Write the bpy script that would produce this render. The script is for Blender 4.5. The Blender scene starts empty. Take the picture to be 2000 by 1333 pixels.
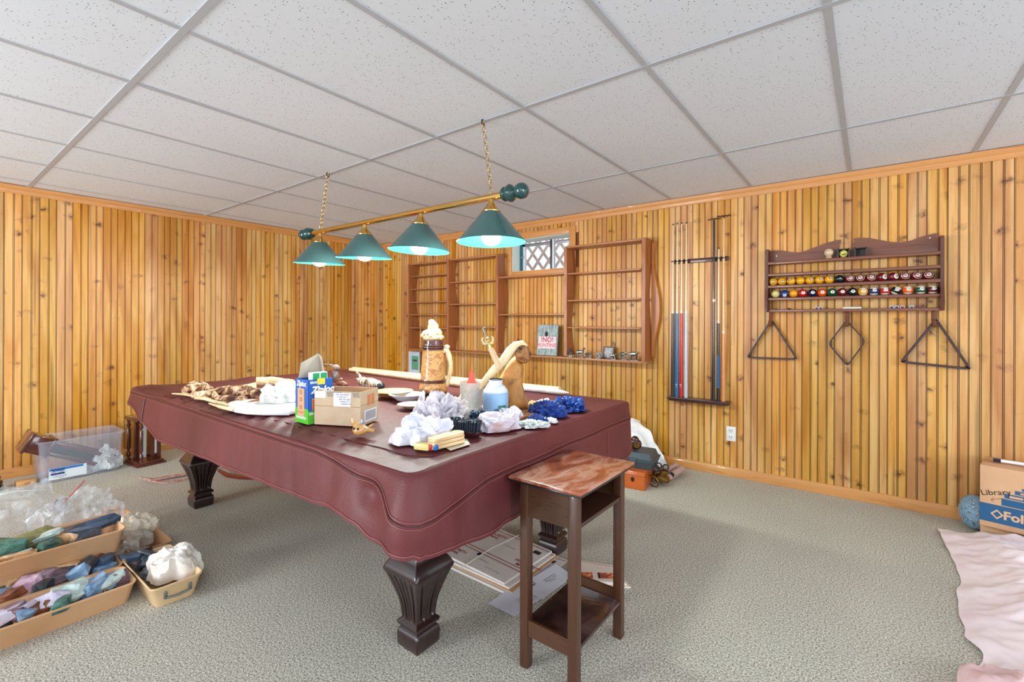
import bpy, bmesh, math, random
from mathutils import Vector, Matrix, noise, Euler
V = Vector
PI = math.pi
for _c in (bpy.data.objects, bpy.data.meshes):
    for _o in list(_c): _c.remove(_o)
sc = bpy.context.scene
COL = sc.collection
# ------------------------------------------------------------------ camera (measured: level, 16.5 mm, slight roll, small vertical shift)
CAM = V((0.113, -1.835, 1.208)); FPX = 916.6; V0 = 628.5; ROLL = 0.00337; YAW = math.radians(127.362)
FW = V((math.cos(YAW), math.sin(YAW), 0)); _R = V((math.sin(YAW), -math.cos(YAW), 0)); _Z = V((0, 0, 1))
RT = _R * math.cos(ROLL) + _Z * math.sin(ROLL); UP = -_R * math.sin(ROLL) + _Z * math.cos(ROLL)
cd = bpy.data.cameras.new('camera'); cam = bpy.data.objects.new('camera', cd); COL.objects.link(cam)
cd.sensor_width = 36; cd.lens = FPX / 2000 * 36; cd.shift_y = (V0 - 666.5) / 2000; cd.clip_start = .05
M = Matrix.Identity(4)
for i in range(3):
    M[i][0] = RT[i]; M[i][1] = UP[i]; M[i][2] = -FW[i]; M[i][3] = CAM[i]
cam.matrix_world = M; sc.camera = cam
# measuring helpers: where a sight line of the camera meets a real plane of the room
def _ray(u, v): return FW + RT * ((u - 1000) / FPX) + UP * ((V0 - v) / FPX)
def at(u, v, h=0.0): d = _ray(u, v); return CAM + d * ((h - CAM.z) / d.z)
def aty(u, v, y): d = _ray(u, v); return CAM + d * ((y - CAM.y) / d.y)
def atx(u, v, x): d = _ray(u, v); return CAM + d * ((x - CAM.x) / d.x)
def atd(u, v, d): return CAM + _ray(u, v) * d
def depth(p): return (V(p) - CAM).dot(FW)
# ------------------------------------------------------------------ world, lights, exposure
W = bpy.data.worlds.new('world'); sc.world = W; W.use_nodes = True
W.node_tree.nodes['Background'].inputs[0].default_value = (0.86, 0.93, 1.0, 1)
W.node_tree.nodes['Background'].inputs[1].default_value = 1.3
sc.view_settings.view_transform = 'Standard'; sc.view_settings.look = 'None'
sc.view_settings.exposure = 0.26; sc.view_settings.gamma = 1; sc.view_settings.use_curve_mapping = False
def area(name, loc, target, sx, sy, energy, col):
    l = bpy.data.lights.new(name, 'AREA'); l.shape = 'RECTANGLE'; l.size = sx; l.size_y = sy; l.energy = energy; l.color = col
    o = bpy.data.objects.new(name, l); COL.objects.link(o); o.location = loc
    o.rotation_euler = (V(target) - V(loc)).to_track_quat('-Z', 'Y').to_euler(); return o
area('patio_door_daylight', (-3.2, -5.2, 1.1), (-2.9, 0, .7), 1.3, 1.5, 150, (.93, .96, 1))
area('far_room_daylight', (4.2, -1.2, 1.6), (-1.5, 1.0, 1.0), 2.2, 1.6, 80, (.92, .96, 1))
area('added_floor_fill', (.9, -2.7, 2.2), (.2, -1.6, 0), 1.6, 1.2, 34, (.95, .97, 1))  # unseen fill light added behind the camera to brighten the floor
BULB_W = 27.0
# ------------------------------------------------------------------ materials
def lin(c): return tuple(((x / 255) / 12.92 if x / 255 <= .04045 else ((x / 255 + .055) / 1.055) ** 2.4) for x in c) + (1,)
MATS = {}
def N(t, ty, **kw):
    n = t.nodes.new(ty)
    for k, v in kw.items(): setattr(n, k, v)
    return n
def base(name):
    m = bpy.data.materials.new(name); m.use_nodes = True; t = m.node_tree
    return m, t, t.nodes['Principled BSDF']
def ramp(t, fac, stops):
    r = N(t, 'ShaderNodeValToRGB'); e = r.color_ramp.elements
    while len(e) < len(stops): e.new(.5)
    for q, (p, c) in zip(e, stops): q.position = p; q.color = c
    t.links.new(fac, r.inputs[0]); return r.outputs[0]
def mixc(t, fac, a, b, mode='MIX'):
    n = N(t, 'ShaderNodeMix', data_type='RGBA', blend_type=mode)
    for i, x in ((0, fac), (6, a), (7, b)):
        if hasattr(x, 'node'): t.links.new(x, n.inputs[i])
        else: n.inputs[i].default_value = x
    return n.outputs[2]
def mth(t, op, a, b=0.0, c=None):
    n = N(t, 'ShaderNodeMath', operation=op)
    for i, x in enumerate((a, b) if c is None else (a, b, c)):
        if hasattr(x, 'node'): t.links.new(x, n.inputs[i])
        else: n.inputs[i].default_value = x
    return n.outputs[0]
def coords(t, scale=(1, 1, 1), rnd=0.0, kind='Object'):
    tc = N(t, 'ShaderNodeTexCoord'); mp = N(t, 'ShaderNodeMapping'); mp.inputs['Scale'].default_value = scale
    src = tc.outputs[kind]
    if rnd:
        oi = N(t, 'ShaderNodeObjectInfo'); ad = N(t, 'ShaderNodeVectorMath', operation='ADD')
        s = N(t, 'ShaderNodeVectorMath', operation='SCALE'); cb = N(t, 'ShaderNodeCombineXYZ')
        for i in range(3): t.links.new(mth(t, 'MULTIPLY', oi.outputs['Random'], (1, .37, 1.7)[i]), cb.inputs[i])
        t.links.new(cb.outputs[0], s.inputs[0]); s.inputs[3].default_value = rnd
        t.links.new(src, ad.inputs[0]); t.links.new(s.outputs[0], ad.inputs[1]); src = ad.outputs[0]
    t.links.new(src, mp.inputs[0]); return mp.outputs[0]
def nz(t, vec, scale=5, detail=3, rough=.5, dist=0.0):
    n = N(t, 'ShaderNodeTexNoise'); n.inputs['Scale'].default_value = scale; n.inputs['Detail'].default_value = detail
    n.inputs['Roughness'].default_value = rough; n.inputs['Distortion'].default_value = dist; t.links.new(vec, n.inputs['Vector']); return n.outputs[0]
def bump(t, p, h, strength=.3, dist=.01):
    b = N(t, 'ShaderNodeBump'); b.inputs['Strength'].default_value = strength; b.inputs['Distance'].default_value = dist
    t.links.new(h, b.inputs['Height']); t.links.new(b.outputs[0], p.inputs['Normal'])
def plain(name, c, rough=.5, metal=0.0, var=.12, vs=12, bmp=0.0, bs=60, emit=None, spec=None, coat=0.0, alpha=None, trans=None):
    if name in MATS: return MATS[name]
    m, t, p = base(name); co = coords(t); c1 = lin(c); c0 = tuple(x * (1 - var) for x in c1[:3]) + (1,)
    if var: t.links.new(ramp(t, nz(t, co, vs), [(.35, c0), (.65, c1)]), p.inputs['Base Color'])
    else: p.inputs['Base Color'].default_value = c1
    p.inputs['Roughness'].default_value = rough; p.inputs['Metallic'].default_value = metal
    if spec is not None: p.inputs['Specular IOR Level'].default_value = spec
    p.inputs['Coat Weight'].default_value = coat; p.inputs['Coat Roughness'].default_value = .1
    if bmp: bump(t, p, nz(t, co, bs, 4), bmp, .004)
    if emit: p.inputs['Emission Color'].default_value = lin(emit[0]); p.inputs['Emission Strength'].default_value = emit[1]
    if alpha is not None: p.inputs['Alpha'].default_value = alpha
    if trans is not None: p.inputs['Transmission Weight'].default_value = trans
    MATS[name] = m; return m
def mottle(name, cs, scale=20, rough=.6, detail=5, dist=.5, bmp=.3, stretch=(1, 1, 1), rnd=0, coat=0.0, lo=.3, hi=.7):
    if name in MATS: return MATS[name]
    m, t, p = base(name); co = coords(t, stretch, rnd); f = nz(t, co, scale, detail, .6, dist)
    st = [(lo + (hi - lo) * i / (len(cs) - 1), lin(c)) for i, c in enumerate(cs)]
    t.links.new(ramp(t, f, st), p.inputs['Base Color']); p.inputs['Roughness'].default_value = rough
    p.inputs['Coat Weight'].default_value = coat
    if bmp: bump(t, p, f, bmp, .004)
    MATS[name] = m; return m
def wood(name, c1, c2, axis=2, rough=.4, fine=45, coat=.15, bmp=.15):
    s = [fine] * 3; s[axis] = fine * .05
    return mottle(name, [c2, c1, c1, c2], 1, rough, 4, 1.2, bmp, s, 7, coat, .25, .75)
def pine():
    m, t, p = base('knotty_pine')
    co = coords(t, (1, 1, 1), 41)
    # knots: sparse cells, stretched along the plank
    vo = N(t, 'ShaderNodeTexVoronoi'); vo.inputs['Scale'].default_value = 1; vo.inputs['Randomness'].default_value = 1
    kc = N(t, 'ShaderNodeMapping'); kc.inputs['Scale'].default_value = (9, 9, 12); t.links.new(co, kc.inputs[0])
    wob = N(t, 'ShaderNodeTexNoise'); wob.inputs['Scale'].default_value = 26; t.links.new(co, wob.inputs['Vector'])
    wm = N(t, 'ShaderNodeVectorMath', operation='MULTIPLY_ADD'); t.links.new(wob.outputs['Color'], wm.inputs[0])
    wm.inputs[1].default_value = (.75, .75, .75); t.links.new(kc.outputs[0], wm.inputs[2]); t.links.new(wm.outputs[0], vo.inputs['Vector'])
    sp = N(t, 'ShaderNodeSeparateColor'); t.links.new(vo.outputs['Color'], sp.inputs[0])
    has = mth(t, 'GREATER_THAN', sp.outputs[0], .70)
    d = vo.outputs['Distance']
    knot = mth(t, 'MULTIPLY', has, ramp(t, d, [(0, (1, 1, 1, 1)), (.10, (.85, .85, .85, 1)), (.19, (.36, .36, .36, 1)), (.4, (0, 0, 0, 1))]))
    g = N(t, 'ShaderNodeMapping'); g.inputs['Scale'].default_value = (60, 60, 1.6); t.links.new(co, g.inputs[0])
    gr = nz(t, g.outputs[0], 1, 4, .6, 1.5)
    g2 = N(t, 'ShaderNodeMapping'); g2.inputs['Scale'].default_value = (9, 9, 1.0); t.links.new(co, g2.inputs[0])
    br = nz(t, g2.outputs[0], 1, 2, .5, .8)
    c = ramp(t, br, [(.3, lin((192, 124, 56))), (.5, lin((216, 156, 86))), (.7, lin((230, 180, 114)))])
    c = mixc(t, mth(t, 'MULTIPLY', ramp(t, gr, [(.5, (0, 0, 0, 1)), (.72, (1, 1, 1, 1))]), .35), c, lin((140, 72, 30)))
    # the odd dark resin streak
    g3 = N(t, 'ShaderNodeMapping'); g3.inputs['Scale'].default_value = (24, 24, .7); t.links.new(co, g3.inputs[0])
    c = mixc(t, mth(t, 'MULTIPLY', ramp(t, nz(t, g3.outputs[0], 1, 1), [(.66, (0, 0, 0, 1)), (.74, (1, 1, 1, 1))]), .45), c, lin((96, 60, 40)))
    c = mixc(t, knot, c, lin((92, 40, 18)))
    oi = N(t, 'ShaderNodeObjectInfo'); hs = N(t, 'ShaderNodeHueSaturation'); t.links.new(c, hs.inputs['Color'])
    t.links.new(mth(t, 'MULTIPLY_ADD', oi.outputs['Random'], .014, .497), hs.inputs['Hue'])
    t.links.new(mth(t, 'MULTIPLY_ADD', mth(t, 'FRACT', mth(t, 'MULTIPLY', oi.outputs['Random'], 7.3)), .26, .79), hs.inputs['Value'])
    t.links.new(mth(t, 'MULTIPLY_ADD', mth(t, 'FRACT', mth(t, 'MULTIPLY', oi.outputs['Random'], 13.7)), .18, .93), hs.inputs['Saturation'])
    # shade of the bead grooves, painted into the colour (a groove lies behind the face plane of the plank)
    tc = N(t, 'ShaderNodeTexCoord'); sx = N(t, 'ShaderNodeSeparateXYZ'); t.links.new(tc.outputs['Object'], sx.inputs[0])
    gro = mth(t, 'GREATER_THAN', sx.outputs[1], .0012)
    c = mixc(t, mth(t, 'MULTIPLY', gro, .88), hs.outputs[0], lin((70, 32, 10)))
    t.links.new(c, p.inputs['Base Color']); p.inputs['Roughness'].default_value = .42
    bump(t, p, gr, .08, .002); return m
PINE = pine()
PINE_TRIM = wood('pine_trim', (206, 144, 80), (174, 108, 52), 0, .45, 40)
PINE_TRIM_Y = wood('pine_trim_y', (202, 140, 74), (168, 102, 46), 1, .45, 40)
def tilemat():
    m, t, p = base('acoustic_tile'); co = coords(t, (1, 1, 1), 9)
    a = N(t, 'ShaderNodeTexVoronoi'); a.inputs['Scale'].default_value = 88; t.links.new(co, a.inputs['Vector'])
    sp = N(t, 'ShaderNodeSeparateColor'); t.links.new(a.outputs['Color'], sp.inputs[0])
    rad = mth(t, 'MULTIPLY_ADD', sp.outputs[1], .16, .07)
    hole = mth(t, 'MULTIPLY', mth(t, 'LESS_THAN', a.outputs['Distance'], rad), mth(t, 'GREATER_THAN', sp.outputs[0], .25))
    c = mixc(t, mth(t, 'MULTIPLY', hole, .85), lin((222, 228, 236)), lin((58, 56, 54)))
    t.links.new(c, p.inputs['Base Color']); p.inputs['Roughness'].default_value = .92
    bump(t, p, nz(t, co, 260, 3), .12, .002); return m
TILE = tilemat()
TEE = plain('white_metal_tee', (180, 184, 190), .5, 0, .03)
def carpet():
    m, t, p = base('speckled_carpet'); co = coords(t)
    f = nz(t, co, 150, 2, .8); f2 = nz(t, co, 2.2, 3); f3 = nz(t, co, 420, 1)
    c = ramp(t, f, [(.38, lin((84, 80, 70))), (.46, lin((184, 181, 168))), (.55, lin((214, 211, 198))), (.62, lin((252, 250, 242)))])
    c = mixc(t, .25, c, ramp(t, f2, [(.3, lin((192, 190, 180))), (.7, lin((220, 214, 196)))]), 'MIX')
    t.links.new(c, p.inputs['Base Color']); p.inputs['Roughness'].default_value = .97; p.inputs['Specular IOR Level'].default_value = .1
    h = mth(t, 'ADD', f, f3); bump(t, p, h, .7, .008); return m
CARPET = carpet()
def leather():
    m, t, p = base('burgundy_leatherette'); co = coords(t)
    f = nz(t, co, 2.5, 4); f2 = nz(t, co, 170, 2)
    t.links.new(ramp(t, f, [(.3, lin((86, 36, 40))), (.7, lin((108, 49, 51)))]), p.inputs['Base Color'])
    t.links.new(ramp(t, f, [(.3, (.44, .44, .44, 1)), (.7, (.56, .56, .56, 1))]), p.inputs['Roughness'])
    p.inputs['Specular IOR Level'].default_value = .38
    bump(t, p, mth(t, 'ADD', mth(t, 'MULTIPLY', f2, .16), nz(t, coords(t, (9, 9, 3)), 1, 4)), .42, .014); return m
LEATHER = leather()
def plastic_film(name, c=(235, 240, 245), a=.35, rough=.25):
    if name in MATS: return MATS[name]
    m, t, p = base(name); co = coords(t); f = nz(t, co, 13, 3, .5, .4)
    p.inputs['Base Color'].default_value = lin(c); p.inputs['Roughness'].default_value = rough; p.inputs['Specular IOR Level'].default_value = .8
    t.links.new(ramp(t, f, [(.38, (a * .55,) * 3 + (1,)), (.68, (min(1, a * 1.7),) * 3 + (1,))]), p.inputs['Alpha'])
    bump(t, p, nz(t, co, 26, 2, .5, 1.0), .5, .012); MATS[name] = m; return m
# ------------------------------------------------------------------ object helpers
def tagp(o, label=None, cat=None, group=None, kind=None):
    if label: o['label'] = label
    if cat: o['category'] = cat
    if group: o['group'] = group
    if kind: o['kind'] = kind
    return o
def thing(name, label, cat, loc=(0, 0, 0), rotz=0.0, group=None):
    o = bpy.data.objects.new(name, None); COL.objects.link(o); o.location = loc; o.rotation_euler = (0, 0, rotz)
    o.empty_display_size = .05; return tagp(o, label, cat, group)
def obj(name, bm, mat, parent=None, smooth=35, label=None, kind=None, loc=None, rot=None):
    bmesh.ops.recalc_face_normals(bm, faces=bm.faces[:])
    me = bpy.data.meshes.new(name); bm.to_mesh(me); bm.free()
    if smooth:
        me.polygons.foreach_set('use_smooth', [True] * len(me.polygons)); me.set_sharp_from_angle(angle=math.radians(smooth))
    me.materials.append(mat); o = bpy.data.objects.new(name, me); COL.objects.link(o)
    if parent: o.parent = parent
    if loc is not None: o.location = loc
    if rot is not None: o.rotation_euler = rot
    return tagp(o, label, None, None, kind)
def solo(name, bm, mat, label, cat, loc=(0, 0, 0), rot=(0, 0, 0), group=None, smooth=35):
    o = obj(name, bm, mat, None, smooth, loc=loc, rot=rot); return tagp(o, label, cat, group)
def copy_obj(o, parent=None):
    c = o.copy(); COL.objects.link(c); c.parent = parent
    for ch in list(o.children): copy_obj(ch, c)
    return c
B = bmesh.new
def box(bm, c, s, rz=0.0, bev=0.0, R=None):
    r = bmesh.ops.create_cube(bm, size=1); vs = r['verts']
    bmesh.ops.scale(bm, vec=V(s), verts=vs)
    if bev:
        es = list({e for v in vs for e in v.link_edges}); q = bmesh.ops.bevel(bm, geom=es, offset=bev, segments=2, affect='EDGES', profile=.5)
        vs = list({v for f in q['faces'] for v in f.verts} | {v for v in vs if v.is_valid})
    if R is not None: bmesh.ops.transform(bm, matrix=R.to_4x4(), verts=vs)
    if rz: bmesh.ops.rotate(bm, cent=(0, 0, 0), matrix=Matrix.Rotation(rz, 3, 'Z'), verts=vs)
    bmesh.ops.translate(bm, vec=V(c), verts=vs); return bm
def loops(bm, L, cap0=True, cap1=True, closed=True):
    R = [[bm.verts.new(p) for p in l] for l in L]; n = len(L[0])
    for a, b in zip(R, R[1:]):
        for i in range(n if closed else n - 1):
            j = (i + 1) % n
            try: bm.faces.new((a[i], a[j], b[j], b[i]))
            except ValueError: pass
    if closed and cap0: bm.faces.new(list(reversed(R[0])))
    if closed and cap1: bm.faces.new(R[-1])
    return bm
def ring(c, ax, r, n, ph=0.0):
    ax = V(ax).normalized(); a = ax.orthogonal().normalized(); b = ax.cross(a)
    return [V(c) + a * (r * math.cos(ph + 2 * PI * i / n)) + b * (r * math.sin(ph + 2 * PI * i / n)) for i in range(n)]
def cyl(bm, p0, p1, r0, r1=None, n=16, cap=True):
    p0, p1 = V(p0), V(p1); r1 = r0 if r1 is None else r1
    return loops(bm, [ring(p0, p1 - p0, r0, n), ring(p1, p1 - p0, r1, n)], cap, cap)
def tube(bm, pts, r, n=8, cap=True):
    pts = [V(p) for p in pts]; L = []; a = None
    for i, p in enumerate(pts):
        t = (pts[min(i + 1, len(pts) - 1)] - pts[max(i - 1, 0)]).normalized()
        if a is None: a = t.orthogonal().normalized()
        a = (a - t * a.dot(t)).normalized(); b = t.cross(a); rr = r[i] if isinstance(r, (list, tuple)) else r
        L.append([p + a * (rr * math.cos(2 * PI * k / n)) + b * (rr * math.sin(2 * PI * k / n)) for k in range(n)])
    return loops(bm, L, cap, cap)
def torus(bm, c, ax, R, r, n=20, m=8):
    C = ring(c, ax, R, n); ax = V(ax).normalized(); L = []
    for i in range(n + 1):
        p = C[i % n]; o = (p - V(c)).normalized()
        L.append([p + o * (r * math.cos(2 * PI * k / m)) + ax * (r * math.sin(2 * PI * k / m)) for k in range(m)])
    return loops(bm, L, False, False)
def lathe(bm, prof, c=(0, 0, 0), n=28, ax=(0, 0, 1), cap=True):
    ax = V(ax).normalized(); return loops(bm, [ring(V(c) + ax * z, ax, max(r, .0004), n) for r, z in prof], cap, cap)
def sphere(bm, c, r, seg=16, M3=None):
    q = bmesh.ops.create_uvsphere(bm, u_segments=seg, v_segments=max(6, seg // 2), radius=1)
    vs = q['verts']; s = V((r, r, r)) if not isinstance(r, (tuple, list)) else V(r)
    bmesh.ops.scale(bm, vec=s, verts=vs)
    if M3 is not None: bmesh.ops.transform(bm, matrix=M3.to_4x4(), verts=vs)
    bmesh.ops.translate(bm, vec=V(c), verts=vs); return bm
def prism(bm, pts, ext):
    e = V(ext); return loops(bm, [[V(p) for p in pts], [V(p) + e for p in pts]])
def slab(bm, pts, ext, bulge=.12, steps=4):
    """closed outline given thickness, with a pillowed front and back"""
    pts = [V(p) for p in pts]; c = sum(pts, V()) / len(pts); e = V(ext); L = []
    for k in range(steps + 1):
        a = PI * k / steps; s = 1 - bulge * (1 - math.sin(a)) * 1.0
        L.append([c + (p - c) * s + e * (.5 - .5 * math.cos(a)) for p in pts])
    return loops(bm, L)
def smoothed(pts, it=2):
    for _ in range(it):
        q = []
        for i, p in enumerate(pts):
            n = pts[(i + 1) % len(pts)]; q += [V(p) * .75 + V(n) * .25, V(p) * .25 + V(n) * .75]
        pts = q
    return pts
def rrect(cx, cy, w, d, r, z, k=4):
    P = []
    for sx, sy, a0 in ((1, 1, 0), (-1, 1, 90), (-1, -1, 180), (1, -1, 270)):
        for i in range(k + 1):
            a = math.radians(a0 + 90 * i / k); P.append(V((cx + sx * (w / 2 - r) + r * math.cos(a), cy + sy * (d / 2 - r) + r * math.sin(a), z)))
    return P
def hull(bm, pts):
    vs = [bm.verts.new(p) for p in pts]; r = bmesh.ops.convex_hull(bm, input=vs)
    bmesh.ops.delete(bm, geom=[g for g in r['geom_interior'] if isinstance(g, bmesh.types.BMVert)], context='VERTS'); return bm
def rock_bm(seed, s, n=26):
    rd = random.Random(seed); P = []
    for _ in range(n):
        v = V((rd.gauss(0, 1), rd.gauss(0, 1), rd.gauss(0, 1))).normalized(); v = V([math.copysign(abs(q) ** .72, q) for q in v]) * rd.uniform(.8, 1.08)
        P.append(V((max(-.85, min(.85, v.x)) * s[0] / 1.7, max(-.85, min(.85, v.y)) * s[1] / 1.7, max(-.7, min(.7, v.z)) * s[2] / 1.4)))
    return hull(B(), P)
def crumple(seed, s, amp=.25, sc_=2.6, sub=4, flat=True, fine=.08):
    bm = B(); bmesh.ops.create_icosphere(bm, subdivisions=sub, radius=1); o = V((seed * 3.7, seed * 1.3, -seed * 2.1))
    for v in bm.verts:
        d = v.co.normalized(); a = 1 - abs(noise.noise(d * sc_ + o)) * 2; b = 1 - abs(noise.noise(d * sc_ * 2.7 + o)) * 2
        k = 1 + amp * (a - .5) + amp * .5 * (b - .5) + fine * noise.noise(d * 9 + o); p = d * k
        z = p.z
        if flat and z < -.45: z = -.45 + (z + .45) * .1
        v.co = V((p.x * s[0] / 2, p.y * s[1] / 2, (z + (.5 if flat else 0)) * s[2] / 1.5))
    return bm
def heap(seed, s, amp=.22, fr_=1.5, lift=0.0, nr=26, nt=72, peak=.55):
    """crumpled sheet or bag lying in a heap: closed shell, sharp creases between smooth facets"""
    bm = B(); o = V((seed * 3.1, seed * 1.7, seed * .9)); L = []
    def cre(p):
        return abs(noise.noise(p)) + .45 * abs(noise.noise(p * 2.1 + V((5, 2, 1)))) + .12 * abs(noise.noise(p * 5.3))
    for i in range(1, nr + 1):
        l = []; q = i / nr; th = q * PI * .54
        for j in range(nt):
            a = 2 * PI * j / nt; d = V((math.cos(a), math.sin(a), 0)); rr = 1 + .28 * noise.noise(d * 1.4 + o) + .05 * noise.noise(d * 3.7 + o)
            n3 = V((math.sin(th) * d.x, math.sin(th) * d.y, math.cos(th))); c = cre(n3 * fr_ + o)
            k = 1 + amp * (.55 - 1.9 * c); r2 = math.sin(th) * rr * k
            x, y = d.x * r2, d.y * r2; z = max(0.0, math.cos(th)) ** peak * k * (1 + .35 * noise.noise(V((x * 1.3, y * 1.3, seed))))
            l.append(V((x * s[0] / 2, y * s[1] / 2, max(.001, z * s[2] + lift * q * q * (noise.noise(V((x * 3, y * 3, 3))) + .3)))))
        L.append(l)
    return loops(bm, L, True, True)
def grid(bm, f, nu, nv):
    Vv = [[bm.verts.new(f(i / nu, j / nv)) for j in range(nv + 1)] for i in range(nu + 1)]
    for i in range(nu):
        for j in range(nv): bm.faces.new((Vv[i][j], Vv[i + 1][j], Vv[i + 1][j + 1], Vv[i][j + 1]))
    return bm
def text(body, o, xd, yd, size, mat, parent=None, name='lettering', align='CENTER', bold=0.0, shear=0.0):
    """flat printed lettering lying on a surface: o = centre, xd = reading direction, yd = up direction (world or parent space)"""
    cu = bpy.data.curves.new(name, 'FONT'); cu.body = body; cu.size = size; cu.align_x = align; cu.align_y = 'CENTER'
    cu.offset = bold; cu.shear = shear; cu.resolution_u = 3
    tmp = bpy.data.objects.new('t', cu); COL.objects.link(tmp)
    me = bpy.data.meshes.new_from_object(tmp, depsgraph=bpy.context.evaluated_depsgraph_get())
    bpy.data.objects.remove(tmp); bpy.data.curves.remove(cu); me.materials.clear(); me.materials.append(mat)
    xd = V(xd).normalized(); z = xd.cross(V(yd)).normalized(); y = z.cross(xd); T = Matrix.Identity(4)
    for i in range(3): T[i][0] = xd[i]; T[i][1] = y[i]; T[i][2] = z[i]; T[i][3] = V(o)[i]
    me.transform(T); ob = bpy.data.objects.new(name, me); COL.objects.link(ob)
    if parent: ob.parent = parent
    return ob
def quad(bm, o, xd, yd, w, h):
    o, x, y = V(o), V(xd).normalized() * w / 2, V(yd).normalized() * h / 2
    bm.faces.new([bm.verts.new(o + a) for a in (-x - y, x - y, x + y, -x + y)]); return bm
# colours reused
BLK = plain('black_ink', (22, 22, 26), .6, 0, 0); WHT = plain('white_ink', (240, 240, 240), .5, 0, 0); RED = plain('red_ink', (176, 30, 48), .6, 0, 0)
BRASS = plain('polished_brass', (222, 184, 110), .16, 1, .08, 30)
AGEBRASS = plain('aged_brass', (150, 118, 62), .35, 1, .3, 40)
# ================================================================== ROOM
XW, YW, HC = -5.10, 2.13, 2.239           # left wall, right wall, ceiling
fl = obj('floor', box(B(), (-1.3, -1.3, -.03), (7.8, 7.1, .06)), CARPET, smooth=0); tagp(fl, kind='structure')
# planks of double beaded board, each one its own piece
PW = .0965
PROF = [(0, .006), (.0008, .0008), (.0015, 0), (.0435, 0), (.0448, .0045), (.0462, .0045), (.0472, .0003), (.0502, .0003), (.0512, .0045), (.0526, .0045), (.054, 0),
        (.0895, 0), (.0908, .0045), (.0922, .0045), (.0932, .0004), (.0950, .0004), (PW - .0006, .006)]
PL = {}
def plank_mesh(z0, z1):
    k = (round(z0, 4), round(z1, 4))
    if k not in PL:
        bm = B(); loops(bm, [[V((x, y, z)) for x, y in PROF] for z in (z0, z1)], closed=False)
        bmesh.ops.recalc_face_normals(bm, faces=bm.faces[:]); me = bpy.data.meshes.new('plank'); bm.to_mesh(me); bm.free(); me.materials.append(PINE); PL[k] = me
        if me.polygons[0].normal.y > 0 and me.polygons[2].normal.y > 0: me.flip_normals()
    return PL[k]
WIN = (-2.915, -2.205, 1.735, 2.07)       # window opening x0 x1 z0 z1
bmw = B(); t_ = .2
for (x0, x1, z0, z1) in ((XW - .2, WIN[0], 0, 2.5), (WIN[1], 2.0, 0, 2.5), (WIN[0], WIN[1], 0, WIN[2]), (WIN[0], WIN[1], WIN[3], 2.5)):
    box(bmw, ((x0 + x1) / 2, YW + .008 + t_ / 2, (z0 + z1) / 2), (x1 - x0, t_, z1 - z0))
wall_r = tagp(obj('wall_right', bmw, plain('pine_backing', (120, 66, 26), .7), smooth=0), kind='structure')
wall_l = tagp(obj('wall_left', box(B(), (XW - .108, -.9, 1.25), (.2, 6.3, 2.5)), MATS['pine_backing'], smooth=0), kind='structure')
x = XW
while x < 1.75:
    segs = [(0.02, 2.235)]
    if x + PW > WIN[0] and x < WIN[1]: segs = [(0.02, WIN[2]), (WIN[3], 2.235)]
    for z0, z1 in segs:
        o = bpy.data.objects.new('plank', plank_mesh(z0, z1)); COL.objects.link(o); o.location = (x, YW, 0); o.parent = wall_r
    x += PW
y = YW - PW
while y > -3.3:
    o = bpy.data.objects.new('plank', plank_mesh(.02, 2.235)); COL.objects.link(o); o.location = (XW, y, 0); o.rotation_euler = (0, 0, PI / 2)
    o.parent = wall_l; y -= PW
def molding(p0, p1, nrm, prof):
    p0, p1, n = V(p0), V(p1), V(nrm); return loops(B(), [[p + n * a + V((0, 0, b)) for a, b in prof] for p in (p0, p1)])
CR = [(0, 2.178), (.008, 2.174), (.012, 2.184), (.014, 2.205), (.02, 2.212), (.023, 2.226), (.027, 2.2385), (0, 2.2385)]
BS = [(0, .001), (.014, .001), (.014, .05), (.012, .058), (.008, .063), (.006, .073), (0, .075)]
tagp(obj('trim_1', molding((XW + .001, YW, 0), (1.95, YW, 0), (0, -1, 0), CR), PINE_TRIM), kind='structure')
tagp(obj('trim_2', molding((XW, YW - .001, 0), (XW, -3.3, 0), (1, 0, 0), CR), PINE_TRIM_Y), kind='structure')
tagp(obj('baseboard_right', molding((XW + .001, YW, 0), (1.95, YW, 0), (0, -1, 0), BS), PINE_TRIM), kind='structure')
tagp(obj('baseboard_left', molding((XW, YW - .001, 0), (XW, -3.3, 0), (1, 0, 0), BS), PINE_TRIM_Y), kind='structure')
# suspended ceiling: slab, tees, tiles
ceil = tagp(obj('ceiling', box(B(), (-1.3, -1.3, HC + .09), (7.8, 7.1, .06)), plain('dark_plenum', (60, 58, 56), .9), smooth=0), kind='structure')
G = .6096; TM = {}
xs = sorted([-s * G for s in range(-3, 9)] + [XW + .003]); ys = [-3.6576, -2.4384, -1.2192, 0, 1.2192, YW - .002]
rd = random.Random(5)
for i in range(len(xs) - 1):
    for j in range(len(ys) - 1):
        w, d = xs[i + 1] - xs[i] - .006, ys[j + 1] - ys[j] - .006; k = (round(w, 3), round(d, 3))
        if k not in TM:
            bm = box(B(), (0, 0, .008), (w, d, .016)); me = bpy.data.meshes.new('ceiling_tile'); bm.to_mesh(me); bm.free(); me.materials.append(TILE); TM[k] = me
        o = bpy.data.objects.new('ceiling_tile', TM[k]); COL.objects.link(o); o.parent = ceil
        o.location = ((xs[i] + xs[i + 1]) / 2, (ys[j] + ys[j + 1]) / 2, HC + .004 + rd.uniform(0, .0012)); o.rotation_euler = (rd.uniform(-.001, .001), rd.uniform(-.001, .001), 0)
for j, yy in enumerate(ys[1:-1]):
    obj('tee_bar', box(B(), ((xs[0] + xs[-1]) / 2, yy, HC + .002), (xs[-1] - xs[0], .024, .0044)), TEE, ceil, 0)
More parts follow.
